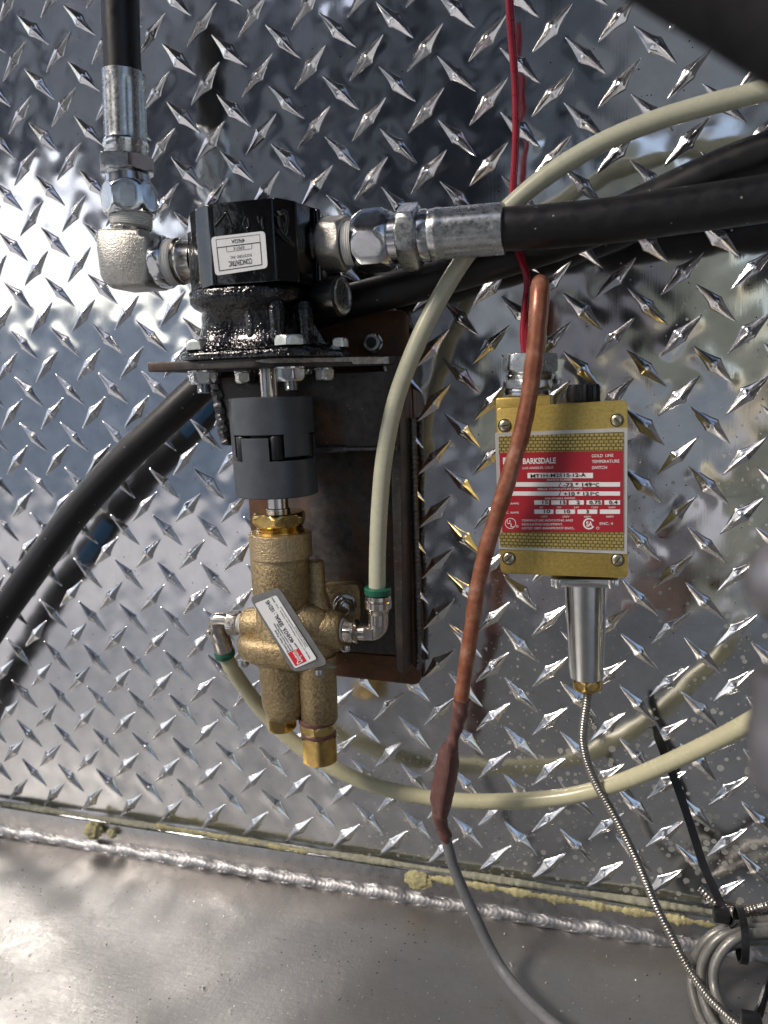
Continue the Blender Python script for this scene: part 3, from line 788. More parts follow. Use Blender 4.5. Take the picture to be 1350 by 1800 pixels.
# ------------------------------------------------------------------ brass pump
bp = thing('oil_pump', Vector((AXb, AY, -.42)), 'cast bronze rotary pump with tilted white and red tag, below the coupling', 'pump')
HB = 60
def A(v, u=492, h=HB): return P(u, v, h)
def vert(u, v, h=HB): return P(u, v, h)
def vlathe(name, u, h, prof, mtl, parent=bp, n=48, angle=32, bm=None, fin=True):
    """prof [(v, r px)] about a vertical axis through (u at mean v)"""
    vm = (prof[0][0]+prof[-1][0])/2; c_ = P(u, vm, h); k = px(c_)
    z0_, z1_ = P(u, prof[0][0], h).z, P(u, prof[-1][0], h).z
    p0, p1 = Vector((c_.x, c_.y, z0_)), Vector((c_.x, c_.y, z1_))
    pr = [((P(u, v, h).z-z0_)/(z1_-z0_), r*k) for v, r in prof]
    b = bm or bmesh.new(); lathe(b, p0, p1, pr, n)
    if fin: return obj(name, b, MT[mtl], parent, angle)
vlathe('shaft', 489, HB, [(866, 18), (892, 18), (893, 21), (905, 21)], 'steel')
# gland nut
c_ = P(491, 910, HB); k_ = px(c_)
bm = bmesh.new(); hexa(bm, Vector((c_.x, c_.y, P(491, 899, HB).z)), Vector((c_.x, c_.y, P(491, 922, HB).z)), 43*k_, cham=.09, rot=v0+.35, hint=EY)
gn = obj('gland_nut', bm, MT['brass'], bp, 25)
vlathe('gland_thread', 493, HB, [(920, 41), (924, 38), (926, 41), (929, 39), (931, 42), (935, 42), (936, 40)], 'brass', gn)
vlathe('collar', 493.5, HB, [(935, 44), (934.5, 53), (936, 55), (976, 55), (978.5, 53), (979, 50)], 'bronzelight')
bm = bmesh.new()
vlathe('', 496, HB, [(974, 50), (978, 51), (1056, 50.5), (1061, 49.5), (1064, 46), (1068, 42), (1085, 41), (1120, 45), (1135, 50)], '', bm=bm, fin=False)
vlathe('', 557, HB-8, [(984, 4), (985, 13), (988, 16), (1040, 17), (1052, 22), (1070, 27), (1100, 29), (1140, 30)], '', bm=bm, fin=False)
# belly of the casting
def ring_px(v, h, uc, rx, ry, n=56, sq=2.3):
    c_ = P(uc, v, h); k = px(c_)
    return [Vector((c_.x+rx*k*math.copysign(abs(math.cos(2*PI*i/n))**(2/sq), math.cos(2*PI*i/n)), c_.y+ry*k*math.copysign(abs(math.sin(2*PI*i/n))**(2/sq), math.sin(2*PI*i/n)), c_.z)) for i in range(n)]
add_rings(bm, [ring_px(v, HB-4, u, rx, ry) for v, u, rx, ry in ((1050, 505, 46, 34), (1060, 510, 58, 40), (1075, 518, 70, 46), (1095, 520, 76, 49), (1112, 519, 77, 50), (1125, 517, 74, 48), (1140, 516, 68, 44))])
obj('body', bm, MT['bronze'], bp, 60)
# flange joint
bm = bmesh.new()
add_rings(bm, [ring_px(v, HB-3, u, rx, ry) for v, u, rx, ry in ((1112, 505, 76, 46), (1117, 504, 86, 54), (1124, 504, 90, 58), (1143, 505, 89, 58), (1152, 507, 84, 55), (1160, 512, 74, 48), (1166, 515, 64, 42))])
obj('flange', bm, MT['bronze'], bp, 60)
bm = bmesh.new()
vlathe('', 500, HB, [(1155, 44), (1165, 42), (1225, 41), (1240, 39), (1256, 33), (1258, 28)], '', bm=bm, fin=False)
vlathe('', 559, HB, [(1150, 36), (1160, 34), (1225, 33), (1262, 32.5), (1265, 28)], '', bm=bm, fin=False)
vlathe('', 530, HB-6, [(1150, 34), (1170, 32), (1235, 30), (1250, 22)], '', bm=bm, fin=False)
obj('lower_body', bm, MT['bronze'], bp, 60)
def vhex(name, u, v1, v2, r, mtl, parent, h=HB, rot=0, cham=.1):
    c_ = P(u, (v1+v2)/2, h); k = px(c_); bm = bmesh.new()
    hexa(bm, Vector((c_.x, c_.y, P(u, v1, h).z)), Vector((c_.x, c_.y, P(u, v2, h).z)), r*k/1.08, cham=cham, rot=rot, hint=EY)
    return obj(name, bm, MT[mtl], parent, 25)
vhex('plug', 494, 1253, 1280, 26, 'brass', bp, rot=v0+.75)
vlathe('sealing_ring', 558, HB, [(1260, 30), (1262, 33), (1267, 33), (1268, 30)], 'brown_tape')
vhex('adjuster_nut', 560, 1266, 1284, 32, 'brass', bp, rot=v0+.25)
vlathe('lock_ring', 560, HB, [(1282, 29), (1284, 31), (1289, 31), (1290, 29)], 'brown_tape')
vhex('end_cap', 562, 1289, 1335, 32, 'brass', bp, rot=v0+.45, cham=.07)
# boss of the right port and the fixing ear behind
bm = bmesh.new(); a, b = P(560, 1107, HB-4), P(602, 1108, HB-4); k = px(b)
lathe(bm, a, b, [(0, 40*k), (.6, 36*k), (.85, 31*k), (.97, 29*k), (1, 25*k)], 40); obj('right_port', bm, MT['bronze'], bp, 60)
bm = bmesh.new(); a, b = P(470, 1095, HB-4), P(431, 1096, HB-4)
lathe(bm, a, b, [(0, 34*k), (.6, 30*k), (.95, 28*k), (1, 25*k)], 40); obj('left_port', bm, MT['bronze'], bp, 60)
bm = bmesh.new(); he = 22
prism(bm, rounded([P(560, 1030, he), P(632, 1027, he), P(634, 1085, he), P(618, 1132, he), P(598, 1146, he), P(560, 1146, he)], .005, 5), Vector((0, .010, 0)), .0016, 3)
obj('fixing_ear', bm, MT['bronze'], bp, 50)
p = P(607, 1064, he+1); nb = hexbolt('fixing_nut', p, Vector((.25, -1, 0)), 17*px(p), .0055, bp, 'zinc', .0014, 1.25, rot=.3, shank=.006, sr=.55)
for (u, v, h, r) in ((428, 1168, 60, 10), (562, 1184, 78, 9), (608, 1141, 40, 10)):
    p = P(u, v-6, h); k = px(p)
    bm = bmesh.new(); q_ = p-EZ*.0006; lathe(bm, p+EZ*.001, p-EZ*11*k, [(0, r*k*.95), (.2, r*k), (.65, r*k), (.85, r*k*.8), (1, r*k*.35)], 28)
    obj('screw_head', bm, MT['zincdull'], bp)
# tag: bent metal strip with printed sticker
HT = 98
T00, T10, T11, T01 = P(438, 1050, HT-4), P(490, 1032, HT-3), P(577, 1168, HT+1), P(515, 1182, HT+1)
bm = bmesh.new()
pts = rounded([T00, T10, T11, T01], .004, 5); 
tn = (T10-T00).cross(T01-T00).normalized(); tn = tn if tn.y < 0 else -tn
prism(bm, pts, -tn*.0009, .0002, 1); tag = obj('name_tag', bm, MT['greyplate'], bp)
bm = bmesh.new(); rings = []
for s_ in np.linspace(0, 1, 8):
    a_ = P(548+s_*36, 1180-s_*6, HT+1-s_*s_*30); b_ = P(577+s_*16, 1168+s_*5, HT+1-s_*s_*30)
    rings.append([a_, b_, b_+Vector((0, .0008, 0)), a_+Vector((0, .0008, 0))])
add_rings(bm, rings); obj('tag_tail', bm, MT['greyplate'], tag, 60)
q0, q1, q2, q3 = P(448, 1061, HT-2), P(486, 1046, HT-2), P(557, 1158, HT+2), P(519, 1175, HT+2)
off = tn*.0003
prism_pts = rounded([q0, q1, q2, q3], .0014, 3)
def toplane(p, n=tn, o=T00):      # project along the view ray onto the tag plane
    d = p-Vector(CC); return Vector(CC)+d*((o-Vector(CC)).dot(n)/d.dot(n))
q0, q1, q2, q3 = [toplane(q) for q in (q0, q1, q2, q3)]
bm = bmesh.new(); prism(bm, [q+tn*.0001 for q in rounded([q0, q1, q2, q3], .0012, 3)], tn*.0002); st = obj('sticker', bm, MT['sticker'], tag)
G = lambda s, t: q3.lerp(q0, s).lerp(q2.lerp(q1, s), t) + tn*.00045     # s runs along the text, t down the lines
W_ = (q0-q3).length; Hh_ = (q2-q3).length; fx = (q0-q3).normalized(); fy = -(fx.cross(tn)) ; fy = fy if fy.dot(q3-q2) > 0 else -fy
bm = bmesh.new()
TX = [(.235, .17, 'Rotary Gear Pump', .085, .33), (.235, .28, 'Bomba Rotativa de Engranajes', .072, .42), (.235, .38, 'Pompe rotative a engrenages', .072, .40),
      (.20, .60, 'Model:', .085, .11), (.33, .60, '4KHH7A  SERIAL : 102145', .17, .64), (.04, .80, 'Made in China / Fabrique en Chine  Tel. 800', .055, .93), (.20, .90, 'Keep away from heat and open flame. Read manual.', .05, .62), (.20, .975, 'before operation', .045, .3)]
for s_, t_, txt, sz, wd_ in TX:
    text_into(bm, txt, G(s_, t_), fx, fy, sz*Hh_, 1, 'LEFT', .02 if sz > .1 else .012, wd_*W_)
obj('lettering', bm, MT['print'], st, None)
bm = bmesh.new(); quad(bm, *[G(s_, t_)+tn*.0001 for s_, t_ in ((.03, .08), (.225, .08), (.225, .60), (.03, .60))]); obj('red_block', bm, MT['labelred'], st, None)
bm = bmesh.new(); text_into(bm, 'Dayton', G(.045, .47)+tn*.0003, fx, fy, .27*Hh_, 1, 'LEFT', .015, .165*W_); obj('red_block_lettering', bm, MT['white'], st, None)

# ------------------------------------------------------------------ push-in elbows and nylon tubes
def alathe(name, pts, mtl, parent, n=36, angle=32, hx=False, rot=0, cham=.1):
    """pts [(u,v,h,rpx)...] straight axis from first to last"""
    a, b = P(*pts[0][:3]), P(*pts[-1][:3]); ax = b-a; k = px((a+b)/2); bm = bmesh.new()
    if hx: hexa(bm, a, b, pts[0][3]*k/1.08, rot=rot, cham=cham)
    else:
        lathe(bm, a, b, [((P(*q[:3])-a).dot(ax)/ax.length_squared, q[3]*k) for q in pts], n)
    return obj(name, bm, MT[mtl], parent, angle)
HE = 56
el = thing('elbow_fitting', P(640, 1110, HE), 'nickel push in elbow with green collar on the right of the bronze pump', 'fitting')
pts = []
for k in range(7): pts += [(588+2.6*k, 1107.5, HE, 23.5-.5*k), (589.2+2.6*k, 1107.5, HE, 20.5-.5*k)]
alathe('thread_tape', pts, 'ptfe', el)
alathe('hex', [(606, 1109, HE, 20), (625, 1110, HE, 20)], 'nickel', el, hx=True, rot=.3)
alathe('flange_ring', [(624, 1110, HE, 20), (627, 1110, HE, 22), (630, 1110, HE, 19)], 'nickel', el)
bm = bmesh.new()
pp = resample(catmull([P(629, 1111, HE), P(645, 1111, HE), P(657, 1110, HE), P(664, 1103, HE), P(665, 1090, HE), P(665, 1072, HE)], 8), .0008)[0]
kk = px(pp[0]); sweep(bm, pp, lambda i, m: kk*(14.5+3.2*min(1, max(0, (i/m-.3)*3))), 32)
obj('elbow_body', bm, MT['nickel'], el, 60)
alathe('socket', [(665, 1078, HE, 18), (665, 1072, HE, 20), (665, 1067, HE, 24), (665, 1056, HE, 24), (665, 1054, HE, 21.5), (665, 1052, HE, 23), (665, 1046, HE, 22.5), (665, 1044.5, HE, 20)], 'nickel', el)
alathe('collar', [(664, 1046, HE, 19), (664, 1043, HE, 23.5), (664, 1034, HE, 24), (664, 1032, HE, 22)], 'green', el)
p = P(652, 1110, HE); bm = bmesh.new(); box(bm, p+Vector((0, -.0062, 0)), EX, EY, EZ, 17*px(p), .0016, 20*px(p), .0003, 1); obj('moulded_pad', bm, MT['nickel'], el)

el2 = thing('elbow_fitting', P(395, 1090, HE), 'nickel push in elbow turned downward at the left of the bronze pump', 'fitting')
alathe('thread_tape', [(433, 1097, HE, 17), (428, 1096, HE, 18), (426, 1096, HE, 16.5), (423, 1096, HE, 18), (418, 1095, HE, 17)], 'ptfe', el2)
alathe('hex', [(421, 1095.5, HE, 21), (403, 1094, HE, 21)], 'nickel', el2, hx=True, rot=.1)
bm = bmesh.new()
pp = resample(catmull([P(404, 1090, HE), P(392, 1088, HE), P(381, 1089, HE), P(379, 1098, HE-1), P(384, 1112, HE-3), P(389, 1124, HE-6)], 8), .0008)[0]
kk = px(pp[0]); sweep(bm, pp, lambda i, m: kk*(12.5+2.2*min(1, max(0, (i/m-.4)*3))), 32); obj('elbow_body', bm, MT['nickel'], el2, 60)
alathe('socket', [(387, 1116, HE-5, 14), (389, 1122, HE-6, 16.5), (393, 1138, HE-9, 17.5), (394, 1143, HE-10, 16)], 'nickel', el2)
alathe('collar', [(393, 1141, HE-9, 15), (394, 1144, HE-10, 18), (396, 1151, HE-11, 18), (396.5, 1153, HE-11.5, 15)], 'green', el2)
p = P(376, 1108, HE-2); bm = bmesh.new(); lathe(bm, p, p+Vector((-.0012, -.0075, 0)), [(0, .003), (.8, .0034), (.82, .0018), (1, .0016)], 24); obj('small_plug', bm, MT['nickel'], el2)

RT = .0056
def pipe(name, pts, r, mtl, label=None, cat=None, parent=None, n=24, step=.002, sect=None):
    pp = resample(catmull([P(*q) for q in pts], 10), step)[0]; bm = bmesh.new(); sweep(bm, pp, r, n, sect=sect)
    o = obj(name, bm, MT[mtl], parent, 60)
    if label: tagged(o, label, cat)
    return o
pipe('nylon_tube', [(664, 1050, HE), (663, 1030, HE), (664, 960, HE-1), (668, 880, HE-2), (676, 800, HE-3), (694, 710, HE-5), (722, 630, 49), (756, 555, 46), (800, 478, 43), (850, 410, 41), (900, 360, 40), (960, 310, 40), (1040, 260, 41), (1130, 220, 43), (1230, 188, 45), (1350, 158, 48), (1480, 128, 52)], RT, 'tube', 'milky nylon tube rising from the right elbow to the upper right corner', 'tube')
pipe('nylon_tube', [(392, 1138, HE-9), (397, 1153, HE-12), (406, 1172, 42), (430, 1208, 35), (470, 1258, 27), (530, 1315, 24), (610, 1362, 24), (700, 1392, 25), (800, 1407, 25), (900, 1408, 25), (1000, 1399, 27), (1090, 1375, 32), (1180, 1338, 40), (1260, 1300, 48), (1330, 1262, 55), (1420, 1210, 64)], RT, 'tubeold', 'milky nylon tube sweeping in a low arc under both pumps to the right', 'tube')

# ------------------------------------------------------------------ hydraulic hoses and steel fittings
def crimp(th, i, m): return 1
def ferrule(name, a, b, r, parent, mtl='zincdull', lines=8, k0=0):
    """crimped sleeve: flats pressed along it, rounded ends"""
    bm = bmesh.new(); ax = b-a; x, y, z = frame(ax); n = 96; rings = []
    for t in [0, .012, .03, .10, .105, .13, .25, .5, .75, .80, .86, .9, .95, .98, 1]:
        ring = []
        for k in range(n):
            th = 2*PI*k/n; e = 1
            if .12 < t < .82: e = 1-.022*abs(math.cos(lines*th/2+k0))**14 - .008*math.cos(lines*th)
            if t in (0, 1): e *= .95
            if .84 < t < .93: e *= 1.035
            ring.append(a+ax*t+(x*math.cos(th)+y*math.sin(th))*r*e)
        rings.append(ring)
    add_rings(bm, rings); return obj(name, bm, MT[mtl], parent, 40)
HH = 60
# left hose, straight down into the elbow
hl = thing('hydraulic_hose', P(213, 130, HH), 'upright black rubber hose with crimped silver end at the upper left', 'hose')
pipe('rubber_hose', [(209, -90, HH), (211, -20, HH), (213, 60, HH), (216.5, 136, HH)], 32*px(P(213, 60, HH)), 'rubber', parent=hl, n=40)
a, b = P(217, 128, HH), P(222, 276, HH); ferrule('ferrule', a, b, 36.5*px(a.lerp(b, .5)), hl)
alathe('crimp_bead', [(221, 246, HH, 35), (221.5, 252, HH, 39), (222, 260, HH, 39), (222, 268, HH, 35)], 'zinc', hl)
alathe('hose_hex', [(222, 277, HH, 48), (223, 305, HH, 48)], 'zinc', hl, hx=True, rot=.15, cham=.04)
alathe('neck', [(223, 303, HH, 37), (224, 308, HH, 34), (224, 311, HH, 38), (226, 328, HH, 39)], 'zinc', hl)
alathe('swivel_nut', [(225, 324, HH, 46), (231, 380, HH, 46)], 'zinc', hl, hx=True, rot=.5, cham=.16)
e1 = thing('elbow_adapter', P(240, 460, HH), 'rough forged steel elbow joining the left hose to the black pump', 'fitting')
pts = []
for k in range(7): pts += [(231, 376+3.4*k, HH, 36.5), (231, 377.8+3.4*k, HH, 34)]
alathe('thread_tape', pts, 'ptfe', e1)
alathe('bare_thread', [(231, 399, HH, 34), (231, 402, HH, 36), (231, 405, HH, 33), (231, 408, HH, 36), (231, 412, HH, 35)], 'steel', e1)
bm = bmesh.new()      # forged square-legged elbow
def fpoly(lst, h): return [P(u, v, h) for u, v in lst]
k = px(P(230, 450, HH))
poly = [(192, 407), (268, 408), (272, 420), (281, 420), (283, 426), (283, 500), (278, 508), (215, 512), (198, 496), (190, 430)]
base = fpoly(poly, HH)
cpt = sum(base, Vector())/len(base)
rows = []
for y_, s_ in ((-.0158, .86), (-.0140, .955), (-.0105, 1.0), (.0105, 1.0), (.0140, .955), (.0158, .86)):
    rows.append([Vector((cpt.x+(q_.x-cpt.x)*s_, q_.y+y_, cpt.z+(q_.z-cpt.z)*s_)) for q_ in rounded(base, .0035, 4)])
add_rings(bm, rows); obj('elbow_body', bm, MT['forged'], e1, 50)
alathe('swivel_hex', [(279, 462, HH, 44), (301, 461, HH, 44)], 'zinc', e1, hx=True, rot=.2, cham=.2)
pts = []
for k in range(5): pts += [(296+4.2*k, 461.5-.4*k, HH, 39), (298.5+4.2*k, 461.5-.4*k, HH, 36)]
alathe('port_tape', pts, 'ptfe', e1)
alathe('port_thread', [(314, 460, HH, 36), (318, 460, HH, 40), (320, 460, HH, 36), (326, 459, HH, 38), (330, 459, HH, 35), (346, 458, HH, 34)], 'nickel', e1)
# right hose
e2 = thing('straight_adapter', P(600, 428, HH), 'nickel hex adapter wound with white tape at the right port of the black pump', 'fitting')
alathe('port_neck', [(556, 431, HH-4, 34), (573, 430, HH-3, 34)], 'nickel', e2)
alathe('hex', [(571, 430, HH-3, 47), (612, 428, HH-1, 47)], 'forged', e2, hx=True, rot=.62, cham=.08)
pts = []
for k in range(6): pts += [(610+3.8*k, 427.5-.3*k, HH-1, 38-.4*k), (612+3.8*k, 427.5-.3*k, HH-1, 35.5-.4*k)]
alathe('thread_tape', pts, 'ptfe', e2)
hr = thing('hydraulic_hose', P(880, 403, HH), 'thick black rubber hose with crimped silver end running right across the upper middle', 'hose')
alathe('swivel_nut', [(630, 426, HH-1, 52), (690, 421, HH, 52)], 'zinc', hr, hx=True, rot=.15, cham=.18)
alathe('neck', [(684, 421, HH, 42), (703, 419, HH, 43), (705, 419, HH, 38), (710, 418, HH, 38)], 'zinc', hr)
alathe('hose_hex', [(706, 418, HH, 55), (739, 415.5, HH, 55)], 'zincdull', hr, hx=True, rot=.55, cham=.05)
alathe('crimp_bead', [(736, 416, HH, 40), (741, 415, HH, 44), (752, 414, HH, 45), (760, 413, HH, 41), (764, 412, HH, 41)], 'zinc', hr)
a, b = P(887, 402, HH), P(756, 413, HH); ferrule('ferrule', a, b, 43.5*px(a.lerp(b, .5)), hr, k0=.4)
pipe('rubber_hose', [(882, 403, HH), (940, 400, HH), (1050, 390, HH), (1150, 377, HH), (1250, 363, HH), (1350, 348, HH), (1480, 326, HH+1)], 37.5*px(P(940, 400, HH)), 'rubber', parent=hr, n=40)
# long hose behind everything
HK = 22
hb = thing('hydraulic_hose', P(300, 780, HK), 'black rubber hose passing behind the pump from lower left to upper right', 'hose')
path = [(-330, 1640, 50), (-220, 1450, 46), (-120, 1270, 42), (-60, 1180, 38), (0, 1085, 35), (60, 1000, 34), (130, 905, 33), (210, 815, 31), (290, 740, 28), (360, 675, 24), (440, 610, 22), (520, 562, 22), (607, 533, 22), (700, 508, 22), (800, 480, 22), (900, 450, 22), (1000, 416, 22), (1090, 380, 23), (1170, 343, 24), (1260, 302, 26), (1350, 268, 28), (1460, 230, 30)]
pipe('rubber_hose', path, .0117, 'rubber', parent=hb, n=36)
# printed layline on the side turned to the plate (seen in its reflection)
pp = resample(catmull([P(*q) for q in path], 10), .002)[0]
def layline(i0, i1, mtl, wa, wb, lift=.00022):
    bm = bmesh.new(); rows = []
    for i in range(i0, i1):
        T = (pp[i+1]-pp[i-1]).normalized(); out = Vector((0, 1, 0)); out = (out-T*out.dot(T)).normalized(); sd = T.cross(out)
        rows.append([pp[i]+(out*math.cos(a_)+sd*math.sin(a_))*(.0117+lift) for a_ in np.linspace(wa, wb, 6)])
    R_ = [[bm.verts.new(q_) for q_ in r_] for r_ in rows]
    for a_, b_ in zip(R_, R_[1:]):
        for j_ in range(5): bm.faces.new((a_[j_], a_[j_+1], b_[j_+1], b_[j_]))
    me = bpy.data.meshes.new('x'); bm.to_mesh(me); bm.free(); me.materials.append(MT[mtl])
    o = bpy.data.objects.new('printed_band', me); COL.objects.link(o); o.parent = hb; o.matrix_parent_inverse = parent_matrix(hb).inverted()
npp = len(pp)
def near(u, v, h):
    q_ = P(u, v, h); return min(range(npp), key=lambda i: (pp[i]-q_).length)
i1, i2 = near(130, 905, 33), near(60, 1000, 34)
layline(min(i1, i2)-2, max(i1, i2)-9, 'blue', -.75, .15)
for kk_ in (min(i1, i2)-4, max(i1, i2)-7): layline(kk_, kk_+3, 'white', -1.3, 1.3)
j1 = near(300, 735, 28); layline(j1-12, j1+10, 'blue', -.5, .4)
j2 = near(900, 450, 22); layline(j2-26, j2+14, 'blue', .2, 1.0)
# words on the plate side of the hose
i_a = near(1010, 412, 22); T = (pp[i_a+6]-pp[i_a]).normalized(); outv = Vector((0, 1, 0)); outv = (outv-T*outv.dot(T)).normalized()
bm = bmesh.new(); dwn = T.cross(outv)
org = pp[i_a]+(outv*math.cos(.55)+Vector((0, 0, -1))*math.sin(.55))*.0121
text_into(bm, 'Flame Resistant', org+T*.052, -T, (outv*math.sin(.55)+Vector((0, 0, 1))*math.cos(.55)), .0046, 1, 'LEFT', 0)
obj('hose_lettering', bm, MT['greyprint'], hb, None)
# out-of-focus things close to the lens
fh = pipe('foreground_hose', [(1030, -205, 330), (1090, -173, 330), (1230, -91, 332), (1380, -3, 335), (1530, 85, 338), (1630, 145, 340)], 0.0135, 'softrubber', 'blurred black hose close to the lens in the upper right corner', 'hose', n=40)
fg = thing('pipe_fitting', P(1390, 1400, 330), 'blurred grey metal fitting close to the lens at the right edge', 'fitting')
MT['greymetal'] = worn('dull_grey_metal', (.26, .25, .26), .38, .8, .15, 40, 300, .1)
bm = bmesh.new(); c_ = P(1364, 1022, 330); bmesh.ops.create_uvsphere(bm, u_segments=40, v_segments=24, radius=.0105)
for v_ in bm.verts: v_.co += c_+Vector((.0035, 0, 0))
obj('round_end', bm, MT['greymetal'], fg, 60)
bm = bmesh.new(); a, b = P(1392, 1175, 330), P(1392, 1385, 330); k = px(a)
lathe(bm, a, b, [(0, 40*k), (.03, 62*k), (.2, 68*k), (.45, 69*k), (.48, 73*k), (.93, 73*k), (1, 60*k)], 48); obj('barrel', bm, MT['greymetal'], fg)
bm = bmesh.new(); a, b = P(1400, 1040, 330), P(1400, 1190, 330); lathe(bm, a, b, [(0, 34*k), (1, 40*k)], 40); obj('stem', bm, MT['greymetal'], fg)

# ------------------------------------------------------------------ temperature switch
HS = 60
sw = thing('temperature_switch', P(988, 860, 0), 'gold boxed temperature switch with red and white name plate on the tread plate', 'switch')
exs = (P(1100, 703, HS)-P(873, 716, HS)); exs = Vector((exs.x, 0, exs.z)).normalized(); th_ = math.radians(1.2)
exs = Vector((math.cos(th_), 0, math.sin(th_))); ezs = Vector((-math.sin(th_), 0, math.cos(th_)))
n_out = Vector((0, -1, 0))
corners = [P(871.5, 717, HS), P(1103, 703, HS), P(1104, 1016, HS), P(880, 1008, HS)]
bm = bmesh.new(); prism(bm, rounded(corners, .0032, 6), Vector((0, .0045, 0)), .0007, 2); cov = obj('cover', bm, MT['gold'], sw)
cc_ = sum(corners, Vector())/4
def inset(f, y): return [Vector((cc_.x+(q_.x-cc_.x)*f, y, cc_.z+(q_.z-cc_.z)*f)) for q_ in corners]
bm = bmesh.new(); prism(bm, rounded(inset(.975, -.0548), .003, 5), Vector((0, .049, 0)), .0006); obj('housing', bm, MT['gold'], sw)
bm = bmesh.new(); prism(bm, rounded(inset(.99, -.0553), .003, 5), Vector((0, .0008, 0))); obj('gasket', bm, MT['darkgap'], sw)
bm = bmesh.new(); c_ = P(922, 706, 46); box(bm, c_+Vector((0, .006, -.003)), exs, EY, ezs, 94*px(c_), .030, .0125, .0012); obj('top_boss', bm, MT['gold'], sw)
# cover screws
for k, (u, v, ang) in enumerate(((887, 748, .1), (1084.5, 738.5, -.75), (894.5, 981.5, .8), (1085.6, 984, .95))):
    p = P(u, v, HS); kk = px(p); bm = bmesh.new()
    lathe(bm, p+Vector((0, .001, 0)), p+Vector((0, -.0004, 0)), [(0, 12*kk), (1, 11.6*kk), (1, 10.2*kk), (.5, 10.2*kk)], 36); cs_ = obj('countersink', bm, MT['darkgap'], sw)
    bm = bmesh.new(); lathe(bm, p, p+Vector((0, -.0013, 0)), [(0, 9.3*kk), (.45, 9.3*kk), (.8, 7.5*kk), (1, 4*kk)], 32)
    o = obj('cover_screw', bm, MT['brasspale'], sw)
    bm = bmesh.new(); d_ = Vector((math.cos(ang), 0, math.sin(ang))); box(bm, p+Vector((0, -.0012, 0)), d_, EY, d_.cross(EY), 15*kk, .0007, 2.2*kk); obj('slot', bm, MT['darkgap'], o)
# name plate
def FP(u, v, off): return P(u, v, HS+off)
n00, n10, n11, n01 = FP(870, 761, .6), FP(1103, 752, .6), FP(1102.5, 974, .6), FP(877, 965, .6)
bm = bmesh.new(); prism(bm, [n00, n10, n11, n01], Vector((0, .0006, 0))); npl = obj('name_plate', bm, MT['bright'], sw)
NQ = lambda s, t, off=.0003: n00.lerp(n10, s).lerp(n01.lerp(n11, s), t)+Vector((0, -off, 0))
def patch(name, s0, t0, s1, t1, mtl, off, parent=npl):
    bm = bmesh.new(); prism(bm, [NQ(s0, t0, off), NQ(s1, t0, off), NQ(s1, t1, off), NQ(s0, t1, off)], Vector((0, .0002, 0))); return obj(name, bm, MT[mtl], parent, None)
def uvst(u, v):
    p = FP(u, v, .6); 
    # invert bilinear roughly
    s = (p-n00).dot((n10-n00))/(n10-n00).length_squared; t = 0
    for _ in range(8):
        a_, b_ = n00.lerp(n10, s), n01.lerp(n11, s); t = (p-a_).dot(b_-a_)/(b_-a_).length_squared
        c_, d_ = n00.lerp(n01, t), n10.lerp(n11, t); s = (p-c_).dot(d_-c_)/(d_-c_).length_squared
    return s, t
# the gold basket bands are raised small squares
def band(v0_, v1_):
    bm = bmesh.new(); rows_ = 5; prism(bm, [NQ(*uvst(877, v0_+ (0)), .0004), NQ(*uvst(1096, v0_-8), .0004), NQ(*uvst(1096, v1_-1 if v1_ < 900 else v1_+5), .0004), NQ(*uvst(877+ (3 if v0_ > 900 else 0), v1_ if v1_ < 900 else v1_-1), .0004)], Vector((0, .0002, 0)))
    return obj('basket_band', bm, MT['basket'], npl, None)
band(767, 797); band(936, 962)
bm = bmesh.new(); prism(bm, [NQ(*uvst(878, 796), .0007), NQ(*uvst(1095, 792), .0007), NQ(*uvst(1095.5, 935), .0007), NQ(*uvst(883, 935), .0007)], Vector((0, .0002, 0))); red = obj('red_panel', bm, MT['red'], npl, None)
OFFW = 1.15
def TU(u, v): return FP(u, v, .6+.85)
exn = (FP(1095, 863, 0)-FP(880, 866, 0)).normalized(); ezn = exn.cross(Vector((0, 1, 0))); ezn = ezn if ezn.z > 0 else -ezn
bw = bmesh.new(); bk = bmesh.new()
def T_(bm_, txt, u0, vb, u1, hpx, bold=0, off=0):
    p = TU(u0, vb)+Vector((0, -off, 0)); text_into(bm_, txt, p, exn, ezn, hpx*px(p), 1, 'LEFT', bold, (TU(u1, vb)-TU(u0, vb)).length)
CR = lambda x, y: (860+x/5.192, 770+y/5.192)      # crop coordinates of the measured name plate
def TC(bm_, txt, x0_, yb, x1_, hh, bold=0, off=0): (u0, v_), (u1, _) = CR(x0_, yb), CR(x1_, yb); T_(bm_, txt, u0, v_, u1, hh/5.192, bold, off)
TC(bw, 'BARKSDALE', 305, 236, 606, 50, .03); TC(bw, 'LOS ANGELES, CALIF.', 305, 284, 588, 20, .01)
TC(bw, 'GOLD  LINE', 934, 176, 1132, 27, .012); TC(bw, 'TEMPERATURE', 936, 229, 1188, 27, .012); TC(bw, 'SWITCH', 936, 284, 1074, 27, .012)
def WB(x0_, y0_, x1_, y1_):
    a = CR(x0_, y0_); b = CR(x1_, y1_); slope = -6/5.192*(x1_-x0_)/950
    quad(bw, TU(a[0], a[1]), TU(b[0], a[1]+slope*0), TU(b[0], b[1]+slope*0), TU(a[0], b[1]))
WB(349, 318, 947, 366); WB(190, 403, 1194, 444); WB(175, 487, 1194, 526)
for a_, b_ in ((411, 545), (566, 704), (726, 864), (888, 1028), (1051, 1194)): WB(a_, 568, b_, 608)
for a_, b_ in ((411, 586), (607, 783), (805, 986), (1009, 1194)): WB(a_, 652, b_, 692)
TC(bw, 'SWITCH NUMBER', 526, 392, 760, 17, .008); TC(bw, 'MEDIA TEMPERATURE LIMITS', 441, 476, 848, 17, .008); TC(bw, 'ADJUSTABLE RANGE', 506, 559, 784, 17, .008)
